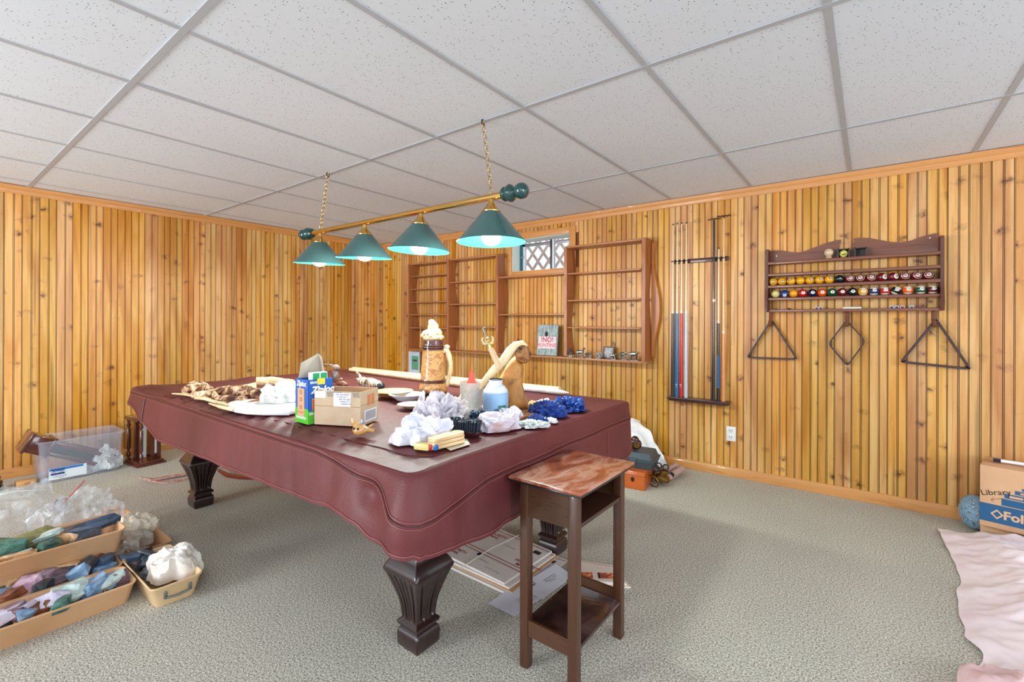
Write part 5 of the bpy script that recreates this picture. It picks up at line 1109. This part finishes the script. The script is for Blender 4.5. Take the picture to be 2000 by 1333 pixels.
obj('ear', slab(B(), smoothed([V((-.08, 0, .05)), V((-.14, 0, .085)), V((-.135, 0, .10)), V((-.06, 0, .066))], 2), (0, .01, 0), .2), ZB, t); obj('ear', slab(B(), smoothed([V((-.06, -.02, .03)), V((-.10, -.02, .05)), V((-.095, -.02, .06)), V((-.03, -.02, .045))], 2), (0, .01, 0), .2), ZB, t)
# plates
def plate(p, r, h, mat, lab, dec=None, base=None, z=0.0):
    t = thing('plate', lab, 'plate', p + V((0, 0, z)), group='plates on the table cover'); obj('dish', lathe(B(), [(r * .5, 0), (r * .55, .001), (r * .62, h * .25), (r * .97, h * .92), (r, h), (r * .96, h), (r * .6, h * .4), (r * .5, h * .32), (0, h * .3)], n=40, cap=True), mat, t, 40)
    if dec: obj('painted_centre', lathe(B(), [(r * .55, h * .37), (.0005, h * .32)], n=32, cap=False), dec, t, 40)
    return t
WP = plain('wood_plate', (226, 190, 130), .4, 0, .15, 14)
pw = T(768, 775); plate(pw, .105, .016, plain('wood_plate_dark', (204, 140, 84), .4, 0, .15), 'lowest turned wooden plate of the stack right of the cardboard box'); plate(pw + V((.005, .0, .0)), .108, .016, WP, 'topmost pale turned wooden plate of the stack right of the cardboard box', z=.018)
plate(T(795, 782), .098, .034, plain('china_white', (222, 228, 236), .15, 0, .04, coat=.5), 'white china bowl with blue painted decoration in front of the stein', mottle('blue_decor', [(220, 228, 238), (218, 226, 238), (60, 90, 150)], 26, .2, 3, .8, 0, lo=.4, hi=.62))
plate(T(806, 797), .075, .02, plain('cream_china', (226, 214, 186), .2, 0, .04), 'small cream dish with green decoration half under the white bowl', mottle('green_decor', [(150, 170, 120), (206, 206, 176)], 60, .4))
# stein
SB = T(846, 771); s = thing('beer_stein', 'tall tan stoneware stein with a sculpted animal lid and handle', 'stein', SB)
STN = mottle('stoneware', [(104, 66, 32), (176, 122, 64), (198, 148, 90), (146, 78, 44), (206, 170, 128)], 16, .4, 7, 1.4, .9, coat=.3); BAND = plain('brown_glaze', (84, 42, 36), .12, 0, .3, 20, coat=.8); CRM = mottle('cream_stoneware', [(190, 156, 110), (226, 200, 160), (236, 216, 184)], 20, .5, 4, .8, .3)
obj('body', lathe(B(), [(.078, .02), (.082, .03), (.079, .055), (.073, .07), (.072, .09), (.069, .16), (.064, .22), (.061, .262), (.062, .27)], n=40), STN, s)
for z, r in ((.0, .082), (.012, .08), (.073, .0755), (.083, .0745), (.268, .064), (.28, .066), (.292, .064)): obj('glaze_band', lathe(B(), [(r - .004, z), (r, z + .002), (r, z + .008), (r - .004, z + .011)], n=40), BAND, s)
obj('neck', lathe(B(), [(.059, .296), (.058, .325)], n=36), BAND, s)
bm = blob(B(), [((0, 0, .345), (.064, .06, .024), None), ((.005, 0, .372), (.048, .044, .03), None), ((.0, 0, .405), (.03, .032, .034), None), ((-.006, -.004, .43), (.023, .022, .022), None), ((.016, -.02, .428), (.012, .01, .01), None)], 4)
for v in bm.verts: v.co += (v.co - V((0, 0, .37))).normalized() * .006 * noise.noise(v.co * 60)
for dx in (-.04, 0, .04): tube(bm, [V((dx, -.05, .352)), V((dx * .5, -.052, .375)), V((dx * .3 + .01, -.03, .39))], [.011, .01, .008], 8)
obj('lid_figure', bm, CRM, s, 60)
hd = V((.72, .69, 0)); 
bm = tube(B(), [hd * .06 + V((0, 0, .255)), hd * .077 + V((0, 0, .272)), hd * .088 + V((0, 0, .235)), hd * .098 + V((0, 0, .19)), hd * .096 + V((0, 0, .13)), hd * .084 + V((0, 0, .085)), hd * .074 + V((0, 0, .05))], [.013, .018, .017, .015, .016, .014, .015], 12)
sphere(bm, hd * .078 + V((0, 0, .285)), (.018, .017, .016), 12); tube(bm, [hd * .078 + V((0, 0, .285)), hd * .062 + V((.004, -.01, .27))], [.01, .007], 8)
for v in bm.verts: v.co += V((1, 1, .3)) * .004 * noise.noise(v.co * 60)
obj('handle', bm, CRM, s, 60); s.scale = (1, 1, .965)
# crumpled wrappings
NP = mottle('newsprint', [(96, 88, 100), (176, 170, 182), (216, 212, 220), (190, 150, 130)], 16, .6, 7, 1.0, .6); WB = mottle('white_film_bag', [(190, 194, 214), (226, 226, 236), (240, 240, 244)], 6, .25, 5, .6, .5)
p = T(858, 838); solo('crumpled_newspaper', heap(61, (.16, .14, .13), .34, 1.9), NP, 'crumpled grey printed paper ball in front of the stein', 'paper', p, (0, 0, .4), smooth=16)
p = T(880, 826); solo('crumpled_newspaper', heap(63, (.15, .13, .10), .34, 2.0), mottle('pale_newsprint', [(160, 140, 130), (220, 212, 212), (236, 230, 228)], 16, .6, 7, 1.0, .6), 'paler crumpled paper just right of the grey printed ball', 'paper', p, (0, 0, 1.4), smooth=16)
p = T(822, 862); solo('plastic_bag', heap(66, (.20, .18, .085), .3, 1.3), WB, 'white plastic carrier bag crumpled at the front of the heap', 'bag', p, (0, 0, .9))
q = [T(802, 812) + V((0, 0, .0)), T(828, 820), T(826, 806) + V((0, 0, .10))]; c = sum(q, V()) / 3
solo('paper_sheet', grid(B(), lambda a, b_: (q[0].lerp(q[1], a)).lerp(q[2] + (q[1] - q[0]) * .25 * (a - .3), b_) - c + V((0, .01 * noise.noise(V((a * 4, b_ * 4, 0))), .012 * noise.noise(V((a * 3, b_ * 5, 2))))), 12, 12), WB, 'white paper corner standing up left of the grey printed ball', 'paper', c)
p = T(898, 800); solo('paper_sheet', grid(B(), lambda a, b_: V(((a - .5) * .22, (b_ - .5) * .14, .012 + .012 * noise.noise(V((a * 3, b_ * 3, 7))))), 14, 10), WB, 'flat pale lilac sheet between the stein and the clear tub', 'paper', p, (0, 0, .3))
# clear tub
p = T(921, 806); t = thing('plastic_tub', 'clear scuffed plastic tub standing left of the white bottle', 'tub', p)
obj('tub_wall', lathe(B(), [(.046, 0), (.05, .003), (.056, .14), (.058, .143), (.0555, .143), (.0485, .006), (0, .005)], n=36), plastic_film('scuffed_tub', (206, 206, 198), .62, .3), t, 40)
solo('red_cone', lathe(B(), [(.03, 0), (.0, .10)], n=20), plain('red_plastic', (226, 84, 74), .4, 0, .05), 'red plastic cone tip sticking up out of the clear tub', 'cone', p + V((.0, .0, .11)))
# white bottle
p = T(968, 812); t = thing('supplement_bottle', 'big white plastic bottle with a pale blue label and no cap', 'bottle', p)
obj('bottle_body', lathe(B(), [(.05, 0), (.056, .004), (.0575, .02), (.0575, .10), (.054, .118), (.042, .134), (.031, .14), (.030, .144), (.0315, .146), (.0315, .162), (.028, .164), (.027, .15)], n=40, cap=False), plain('bottle_white', (224, 230, 240), .25, 0, .03, coat=.3), t, 40)
obj('neck_ring', torus(B(), (0, 0, .164), (0, 0, 1), .029, .0025, 30, 6), plain('dark_teal_ring', (30, 60, 74), .4), t)
aL = [math.radians(d_) for d_ in range(-150, 31, 10)]
obj('label', loops(B(), [[V((.0582 * math.cos(a_), .0582 * math.sin(a_), z)) for a_ in aL] for z in (.022, .108)], False, False, False), plain('label_sky', (150, 192, 232), .35, 0, .05), t)
obj('green_stripe', loops(B(), [[V((.0586 * math.cos(a_), .0586 * math.sin(a_), z)) for a_ in aL[11:16]] for z in (.044, .054)], False, False, False), plain('stripe_green', (60, 130, 100), .4, 0, 0), t)
for k in range(8): obj('text_line', loops(B(), [[V((.0587 * math.cos(a_), .0587 * math.sin(a_), z)) for a_ in aL[3:9]] for z in (.04 + .008 * k, .0415 + .008 * k)], False, False, False), plain('label_print', (100, 130, 180), .5, 0, 0), t)
d_ = V((math.cos(math.radians(-35)), math.sin(math.radians(-35)), 0)); text('VITAMIN', d_ * .0595 + V((0, 0, .034)), V((0, 0, 1)).cross(d_), (0, 0, 1), .012, BLL, t, bold=.0004)
# burl
bp = T(1005, 806); D0 = depth(bp)
burl = thing('driftwood_burl', 'tall golden burl of wood with a pale ridge and a round knotted knob', 'driftwood', bp)
def px(l, d_): return [atd(u, v, d_) - bp for u, v in l]
BW = mottle('burl_wood', [(110, 66, 24), (170, 112, 46), (190, 132, 62), (206, 152, 84)], 9, .5, 7, 1.0, .9, coat=.15); BP = mottle('pale_burl', [(206, 170, 120), (232, 208, 166), (240, 222, 188)], 8, .6, 5, .8, .4)
bm = slab(B(), smoothed(px([(968, 806), (972, 770), (970, 745), (985, 722), (1000, 700), (1012, 694), (1020, 712), (1022, 738), (1024, 765), (1033, 795), (1031, 805), (1000, 810)], D0 - .03), 3), FW * .10, .35, 8)
for v in bm.verts: v.co += V((1, 1, 1)) * .008 * noise.noise(v.co * 14)
obj('trunk', bm, BW, burl, 60)
bm = tube(B(), px([(936, 760), (950, 742), (966, 722), (982, 706), (996, 686), (1008, 674), (1020, 671), (1030, 677)], D0 - .03), [.012, .018, .02, .021, .022, .018, .014, .008], 14)
for v in bm.verts: v.co += V((1, 1, 1)) * .005 * noise.noise(v.co * 24)
obj('pale_ridge', bm, BP, burl, 60)
bm = slab(B(), smoothed(px([(1004, 690), (1012, 674), (1026, 671), (1037, 684), (1038, 700), (1030, 712), (1018, 711), (1008, 703)], D0 - .045), 3), FW * .07, .25, 8)
for v in bm.verts: v.co += V((1, -1, 1)) * .006 * noise.noise(v.co * 30)
obj('knob', bm, mottle('dark_burl', [(70, 38, 16), (128, 78, 30), (168, 112, 50), (110, 62, 24)], 22, .5, 7, .9, .9, coat=.15, lo=.38, hi=.62), burl, 60)
for u, v, r, q_ in ((1016, 681, .012, .6),): obj('dark_hole', sphere(B(), atd(u, v, D0 - .046) - bp, (r, r * .6, r * q_), 14), plain('knot_dark', (60, 32, 16), .6), burl)
# dowel with hook
dp = atd(974, 716, D0 - .06); tp2 = atd(958, 680, D0 - .06)
t = thing('hook_dowel', 'pale wooden dowel with a brass cup hook and ring end leaning on the burl', 'hook', dp); o = dp
obj('dowel', tube(B(), [V(), (tp2 - o) * .7, tp2 - o], [.014, .0135, .012], 14), mottle('dowel_wood', [(206, 176, 136), (226, 200, 164)], 10, .5, 4), t)
t1 = atd(955, 671, D0 - .06) - o; obj('knuckle', sphere(tube(B(), [tp2 - o, t1], [.009, .007], 10), t1, .009, 12), BRASS, t)
A_ = lambda u, v: atd(u, v, D0 - .06) - o
obj('claw', tube(tube(B(), [t1, A_(945, 672), A_(941, 664), A_(944, 660)], [.006, .006, .005, .004], 8), [t1, A_(962, 670), A_(963, 662), A_(961, 657)], [.006, .006, .005, .004], 8), plain('cream_metal', (220, 206, 170), .3, .4, .05), t)
obj('hook', tube(B(), [A_(953, 666), A_(949, 656), A_(945, 648), A_(943, 643), A_(945, 640), A_(948, 641)], .0028, 8), plain('steel_wire', (170, 172, 178), .25, .9, 0), t); obj('ring', torus(B(), A_(952, 664), FW, .009, .003, 18, 6), BRASS, t)
# brushes
def brush(p, rz_, L_, w_, lab, col, hb=.05, block=True):
    t = thing('shoe_brush', lab, 'brush', p, rz_, 'brushes on the table cover'); 
    if block: obj('brush_back', loops(B(), [rrect(0, 0, L_ * .9, w_ * .8, w_ * .38, 0, 6), rrect(0, 0, L_, w_, w_ * .48, .01, 6), rrect(0, 0, L_, w_, w_ * .48, .02, 6)]), plain('dark_lacquer', (52, 24, 28), .2, 0, .2, coat=.6), t)
    bm = B(); rd_ = random.Random(int(L_ * 1000)); m = plain('bristle_%d_%d_%d' % col, col, .6, 0, .4, 300)
    nx, ny = int(L_ * .86 / .0085), max(3, int(w_ * .8 / .0085))
    for i in range(nx):
        for j in range(ny):
            x_, y_ = (i + .5) / nx - .5, (j + .5) / ny - .5
            if (x_ * 2) ** 4 + (y_ * 2) ** 4 > 1: continue
            b0 = V((x_ * L_ * .86, y_ * w_ * .8, .018)); e_ = V((x_ * L_ * .95 + rd_.uniform(-.003, .003), y_ * w_ * .95 + rd_.uniform(-.003, .003), hb + rd_.uniform(-.004, .004))); tube(bm, [b0, e_], [.0034, .0046], 5)
    o_ = obj('bristles', bm, m, t, 0); o_['kind'] = 'stuff'; return t
brush(T(904, 850), .35, .15, .065, 'dark oval shoe brush with blue black bristles facing up, nearest the edge', (34, 48, 66), .058)
brush(T(872, 846), .3, .16, .055, 'flat brush with grey teal bristles behind the dark oval brush', (70, 104, 116), .04)
brush(T(938, 828), .8, .08, .05, 'small brush with bright navy bristles below the white bottle', (16, 60, 100), .05)
brush(T(905, 822), .2, .12, .035, 'narrow black brush behind the other brushes', (30, 34, 36), .035)
# combs / slats bundle
WS = mottle('slat_wood', [(196, 150, 100), (232, 200, 150), (240, 216, 176)], 1, .5, 4, .4, .1, (6, 60, 60))
c = T(872, 872); pA = T(850, 876); pB = T(902, 862); rz_ = math.atan2(pB.y - pA.y, pB.x - pA.x)
for k in range(3):
    t = thing('wooden_lath', ('lowest', 'middle', 'topmost')[k] + ' of three pale rounded wooden slats stacked at the table edge', 'slat', (c.x, c.y, HT + .004 + .0125 * k), rz_ + .04 * (k - 1), 'wooden slats at the table edge')
    obj('slat_body', loops(B(), [rrect(0, 0, .15, .045, .02, z, 5) for z in (0, .002, .009, .011)]), WS, t, 40)
q = [T(858, 868), T(912, 858), T(918, 868), T(880, 880)]
flatq('card', [V(p_) for p_ in q], HT - .001, .0015, plain('printed_card', (226, 220, 196), .5, 0, .1, 40), 'cream printed card lying under the pale slats', 'card')
p = T(826, 879); t = thing('candy_packet', 'small yellow and red packet in front of the white bag', 'packet', p, .3); obj('packet_body', box(B(), (0, 0, .012), (.055, .03, .022), bev=.004), plain('packet_yellow', (222, 206, 130), .3, 0, .1), t); obj('red_side', box(B(), (.032, .006, .012), (.012, .03, .02), bev=.003), plain('packet_red', (196, 40, 56), .3), t); obj('blue_side', box(B(), (.045, .012, .012), (.016, .03, .02), bev=.003), plain('packet_blue', (40, 110, 176), .3), t)
# right hand pile
p = T(968, 838); solo('plastic_bag', heap(71, (.13, .20, .06), .3, 1.3), mottle('orange_film_bag', [(186, 130, 104), (206, 190, 200), (220, 220, 236), (236, 236, 242)], 7, .25, 5, .8, .4), 'white and orange plastic bag in front of the white bottle', 'bag', p, (0, 0, -.5))
p = T(998, 820); solo('plastic_bag', heap(74, (.10, .10, .05), .3, 1.5), MATS['white_film_bag'], 'small white crumpled bag between the bottle and the wood offcuts', 'bag', p)
BF = mottle('blue_plastic_film', [(14, 32, 84), (28, 62, 140), (40, 84, 170), (150, 170, 214)], 12, .2, 6, 1.2, .8, lo=.3, hi=.8)
p = T(1072, 812); solo('blue_plastic', heap(81, (.18, .13, .06), .36, 2.2), BF, 'crumpled dark blue plastic, left half of the blue heap', 'plastic', p, (0, 0, .5), smooth=16); p = T(1112, 800); solo('blue_plastic', heap(84, (.14, .17, .055), .36, 2.2), BF, 'crumpled dark blue plastic, right half nearest the cover corner', 'plastic', p, (0, 0, 1.2), smooth=16)
p = T(1050, 826); solo('blue_plastic', heap(86, (.09, .06, .03), .4, 2.0), BF, 'small blue plastic scrap pointing to the crumpled silver foil', 'plastic', p, smooth=16)
p = T(1040, 833); solo('silver_foil', heap(88, (.12, .09, .022), .4, 2.6), mottle('silver_scrap', [(140, 150, 150), (206, 214, 212), (232, 236, 234)], 20, .3, 5, .8, .6), 'crumpled silver white foil scrap near the right table edge', 'foil', p, (0, 0, .6), smooth=16)
for k, (a_, b__, w_, lab) in enumerate((((1000, 826), (1052, 808), .022, 'front flat wood offcut at the foot of the burl'), ((992, 820), (1046, 802), .02, 'rear flat wood offcut at the foot of the burl'))):
    A0, B0 = T(*a_), T(*b__); mid = (A0 + B0) / 2; solo('wood_offcut', box(B(), (0, 0, .009 + .0 * k), ((B0 - A0).length, w_ * 2, .016), bev=.002), mottle('offcut_wood', [(150, 96, 60), (206, 150, 104)], 1, .6, 4, .4, .2, (4, 60, 60)), lab, 'wood offcut', mid, (0, 0, math.atan2(B0.y - A0.y, B0.x - A0.x)))
p = T(1046, 799); solo('crumpled_paper', heap(91, (.10, .08, .035), .4, 2), mottle('tan_paper', [(190, 130, 66), (226, 196, 140), (236, 220, 190)], 14, .6, 5), 'crumpled golden tan paper behind the wood offcuts', 'paper', p, smooth=16); p = T(1062, 794); solo('crumpled_paper', heap(93, (.09, .07, .035), .3, 1.4), WB, 'white crumpled paper behind the blue plastic', 'paper', p, smooth=16); p = T(1072, 824); solo('crumpled_paper', heap(94, (.08, .06, .014), .3, 1.4), WB, 'flat white paper scrap in front of the blue plastic', 'paper', p, smooth=16)
# ================================================================== FLOOR PILE BY THE RIGHT WALL
def F(u, v): p_ = at(u, v, 0); return V((p_.x, p_.y, 0))
p = F(1280, 925); t = thing('wooden_box', 'small orange wooden box with a dark keyhole plate under the grey tool case', 'box', (-1.26, 1.50, 0), .1)
OW = wood('orange_wood', (186, 90, 30), (150, 62, 16), 0, .3, 30, .3); obj('body', box(B(), (0, 0, .065), (.17, .22, .13), bev=.003), OW, t); obj('lid_line', box(B(), (0, 0, .098), (.172, .222, .002)), plain('dark_gap', (90, 40, 14), .8, 0, 0), t, 0); obj('keyhole_plate', slab(B(), smoothed([V((.0, -.111, .09)), V((.012, -.111, .085)), V((.012, -.111, .06)), V((0, -.111, .052)), V((-.012, -.111, .06)), V((-.012, -.111, .085))], 1), (0, -.003, 0), .1), plain('plate_dark', (50, 34, 24), .4, .5), t)
t = thing('tool_case', 'dark grey plastic tool case sitting on the orange wooden box', 'case', (-1.31, 1.56, .131), .1); GC = plain('grey_case_plastic', (62, 76, 84), .45, 0, .1)
obj('case_base', loops(B(), [rrect(0, 0, .30, .20, .02, 0), rrect(0, 0, .34, .24, .02, .055)]), GC, t, 40); obj('lid', loops(B(), [rrect(0, 0, .345, .245, .02, .057), rrect(0, 0, .345, .245, .02, .068), rrect(0, 0, .32, .22, .02, .072), rrect(0, 0, .29, .19, .02, .115)]), GC, t, 40); obj('latch', box(B(), (.03, -.122, .062), (.05, .012, .04), bev=.003), GC, t); obj('latch', box(B(), (-.11, -.122, .062), (.05, .012, .04), bev=.003), GC, t)
t = thing('old_camera', 'small brown and brass instrument standing on the grey tool case', 'instrument', (-1.29, 1.53, .247), .2); obj('body', blob(B(), [((0, 0, .045), (.05, .035, .045), None), ((.0, 0, .075), (.03, .03, .03), None)]), plain('dark_red_brown', (70, 30, 28), .25, 0, .2, coat=.4), t, 60)
for x_, z_ in ((-.03, .05), (.022, .045)): obj('dial', cyl(B(), (x_, -.028, z_), (x_, -.044, z_), .02, n=20), AGEBRASS, t)
t = thing('white_jug', 'white plastic jug on the carpet behind the side table', 'jug', (-1.40, 1.37, 0)); obj('jug_body', lathe(B(), [(.055, 0), (.065, .01), (.068, .08), (.068, .16), (.055, .2), (.025, .22), (.022, .25)], n=28), plain('jug_white', (206, 206, 204), .35, 0, .06), t)
SHT = mottle('floral_sheet', [(214, 216, 224), (236, 236, 238), (240, 240, 242), (238, 238, 240), (190, 70, 80)], 9, .8, 5, .5, .4, lo=.3, hi=.82)
q0 = aty(1246, 824, 1.98); bm = B()
def sheet(a, b_):
    top = V((-1.85, 1.98, .44)).lerp(V((-1.46, 2.03, .36)), a); bot = V((-1.62, 1.55, .03)).lerp(V((-1.16, 1.92, .03)), a)
    m_ = top.lerp(bot, b_) + V((.02, -.05, .05)) * math.sin(b_ * PI); n_ = V((noise.noise(V((a * 4, b_ * 4, 0))), noise.noise(V((a * 4, b_ * 4, 5))), noise.noise(V((a * 4, b_ * 5, 9))))) * .07
    r_ = V((1, -1, 0)).normalized() * .02 * math.sin(a * 26 + 2 * noise.noise(V((b_ * 3, a, 0)))) * b_; p_ = m_ + n_ * (.3 + b_) + r_; p_.y = min(p_.y, 2.07); p_.z = max(p_.z, .006); return p_ - V((-1.4, 1.9, 0))
grid(bm, sheet, 40, 30); sh = solo('floral_sheet', bm, SHT, 'white floral bedsheet heaped against the right wall behind the pool table', 'sheet', (-1.4, 1.9, 0), smooth=70)
for k, (u, v, u2, v2, lab) in enumerate(((1300, 922, 1318, 912, 'rear brown paper roll beside the sheet'), (1312, 928, 1332, 916, 'right brown paper roll nearest the baseboard'), (1284, 938, 1296, 926, 'left dark ended roll beside the tool case'), (1297, 938, 1316, 928, 'front brown paper roll behind the brass lamp'))):
    a_, b__ = at(u, v, .03 + .02 * (k < 2)), at(u2, v2, .03 + .02 * (k < 2)); dd = (b__ - a_).normalized() * .2; t = thing('paper_roll', lab, 'roll', a_, group='paper rolls by the right wall'); obj('tube_wall', cyl(B(), V(), dd, .024, n=20, cap=True), plain('roll_pinkish', (186, 158, 148), .7, 0, .1), t); obj('dark_end', cyl(B(), -dd * .01, V(), .019, n=16), plain('roll_end_dark', (36, 30, 34), .6), t)
t = thing('brass_lamp', 'aged brass oil lamp part with a ring handle lying on the carpet', 'lamp', (-1.115, 1.60, 0))
obj('bowl', lathe(B(), [(.03, 0), (.055, .01), (.06, .03), (.05, .045), (.028, .055), (.03, .075), (.026, .08)], (0, 0, .03), 28, (.25, .1, 1)), AGEBRASS, t); obj('ring_handle', torus(B(), (-.03, -.08, .045), (.3, .9, .25), .045, .005, 26, 8), AGEBRASS, t); obj('spout', tube(B(), [V((-.02, 0, .05)), V((-.1, -.01, .05)), V((-.15, -.02, .045))], [.012, .008, .006], 10), AGEBRASS, t)
obj('valve_wheel', torus(B(), (-.03, .03, .13), (.4, -.8, .3), .02, .005, 20, 6), plain('black_iron', (26, 24, 24), .5, .3), t); obj('valve_wheel', torus(B(), (.02, .04, .125), (.4, -.8, .3), .02, .005, 20, 6), MATS['black_iron'], t); obj('stem', tube(B(), [V((-.005, .035, .125)), V((0, .02, .08))], .006, 8), AGEBRASS, t)
t = thing('brown_bottle', 'dark brown bulbous pot lying between the sheet and the paper rolls', 'pot', (-1.24, 1.75, .06)); obj('pot_body', blob(B(), [((0, 0, 0), (.06, .05, .05), None), ((-.05, -.03, -.01), (.03, .02, .02), None)]), plain('pot_brown', (84, 66, 50), .4, 0, .2), t, 60)
# ================================================================== RIGHT EDGE: BOX, BALL, BLANKET
p = V((.60, 1.83, .085)); rzb = math.radians(-14); fb = thing('moving_box', 'kraft book carton with a blue printed band and stacked books drawing', 'box', p, rzb); bw_, bd_, bh_ = .46, .26, .335
KB = mottle('kraft_carton', [(196, 150, 112), (212, 168, 130), (220, 178, 140)], 3, .85, 4, .3, .08); PB = plain('print_blue', (22, 88, 134), .6, 0, .06)
obj('carton', box(B(), (bw_ / 2, bd_ / 2, bh_ / 2), (bw_, bd_, bh_), bev=.003), KB, fb); obj('top_tape', box(B(), (bw_ / 2, bd_ / 2, bh_ + .0006), (bw_, .07, .001)), plain('brown_tape', (176, 122, 84), .3, 0, .05), fb, 0)
def fr(bm, x0, x1, z0, z1): return box(bm, ((x0 + x1) / 2, -.0008, (z0 + z1) / 2), (x1 - x0, .0012, z1 - z0))
obj('blue_band', fr(B(), 0, bw_, .03, .128), PB, fb, 0)
for x0, z0, z1 in ((.085, .133, .170), (.096, .175, .200), (.135, .205, .225), (.16, .23, .242)): obj('book_print', fr(B(), x0, bw_ - .03, z0, z1), PB, fb, 0)
for x0, x1, z0, z1 in ((.115, .165, .181, .193), (.155, .2, .21, .219)): obj('book_title', box(B(), ((x0 + x1) / 2, -.0016, (z0 + z1) / 2), (x1 - x0, .001, z1 - z0)), KB, fb, 0)
text('Follett', (.172, -.0022, .078), (1, 0, 0), (0, 0, 1), .062, plain('print_tan', (214, 172, 136), .8, 0, 0), fb, bold=.0022)
bm = B(); 
for R0, R1 in ((.026, .016),):
    o4 = [V((.068 + R0 * math.cos(a_), -.0016, .078 + R0 * 1.05 * math.sin(a_))) for a_ in [PI / 2 * k for k in range(4)]]; i4 = [V((.068 + R1 * math.cos(a_), -.0016, .078 + R1 * 1.05 * math.sin(a_))) for a_ in [PI / 2 * k for k in range(4)]]
    for k in range(4): bm.faces.new([bm.verts.new(x_) for x_ in (o4[k], o4[(k + 1) % 4], i4[(k + 1) % 4], i4[k])])
obj('diamond_emblem', bm, MATS['print_tan'], fb, 0)
text('Library', (.062, -.0018, .195), (1, 0, .28), (-.28, 0, 1), .042, BLK, fb); obj('drawn_arrow', tube(tube(B(), [(.045, -.0016, .15), (.09, -.0016, .172)], .0008, 5), [(.055, -.0016, .166), (.045, -.0016, .15), (.057, -.0016, .14)], .0008, 5), BLK, fb)
t = thing('marker_pen', 'white and dark marker pen lying on top of the book carton', 'pen', Matrix.Rotation(rzb, 3, 'Z') @ V((.10, .13, bh_ + .012)) + p, rzb); obj('barrel', cyl(B(), (-.03, 0, 0), (.08, .01, 0), .009, n=14), WHT, t); obj('cap', cyl(B(), (-.06, -.003, 0), (-.03, 0, 0), .0095, n=14), plain('navy_cap', (24, 30, 60), .4), t)
t = thing('carton', 'lower brown carton beneath the printed book carton', 'box', (.605, 1.86, 0), rzb); obj('carton_body', box(B(), (.21, .13, .041), (.42, .24, .082), bev=.003), KB, t)
t = thing('play_ball', 'pale blue ball with black and white script pattern behind the book carton', 'ball', (.602, 2.0, .10)); obj('ball_shell', sphere(B(), (0, 0, 0), (.07, .09, .098), 40), mottle('script_blue', [(120, 160, 186), (128, 168, 194), (134, 172, 198), (30, 34, 44), (134, 172, 198), (226, 232, 236), (128, 168, 194)], 26, .5, 2, 2.2, .05, (1, 1, 1), lo=.42, hi=.7), t)
BLK_ = mottle('pink_sheet', [(234, 214, 222), (240, 226, 232), (244, 234, 238)], 3, .85, 4, .4, .12)
def blanket(a, b_):
    y_ = 1.86 - .17 * min(1, a / .5) - (1.72 - .17 * min(1, a / .5)) * b_; xl = lerp_tab(y_, [(.1, .31), (.33, .375), (.55, .44), (.66, .405), (.9, .412), (1.25, .455), (1.6, .44), (1.84, .432)])
    x_ = xl + a * 1.1; e_ = min(1, a / .22); z_ = .004 + lerp_tab(a, [(0, 0), (.06, .022), (.2, .075), (.5, .13), (1, .16)]) * lerp_tab(y_, [(.1, 1.2), (1.5, 1), (1.86, .55)])
    f_ = V((x_ * 3.2, y_ * 3.2, 0)); fold = abs(noise.noise(f_ + V((3, 1, 0)))) ; f2 = abs(noise.noise(f_ * 2.6 + V((9, 4, 2)))); z_ += e_ * (.07 * (.35 - fold) + .03 * (.3 - f2)) + .006 * e_ * noise.noise(f_ * 7) + .02 * e_ * (.2 - abs(noise.noise(f_ * 5.1 + V((1, 7, 3)))))
    z_ += .02 * (1 - e_) * abs(noise.noise(V((0, y_ * 6, 3)))); x_ += .012 * noise.noise(V((0, y_ * 9, 1))) * (1 - e_)
    return V((x_, y_, max(z_, .003))) - V((.8, 1.0, 0))
solo('pink_sheet', grid(B(), blanket, 110, 150), BLK_, 'pale pink rumpled bedsheet spread over low things at the lower right', 'sheet', (.8, 1.0, 0), smooth=75)
bm = heap(97, (.22, .34, .10), .22, 1.0); solo('pink_sheet', bm, mottle('deeper_pink', [(216, 176, 178), (234, 206, 208)], 3, .85, 4), 'pink bundled cloth lump at the very bottom right of the sheet', 'cloth', (.47, .25, 0), smooth=70)
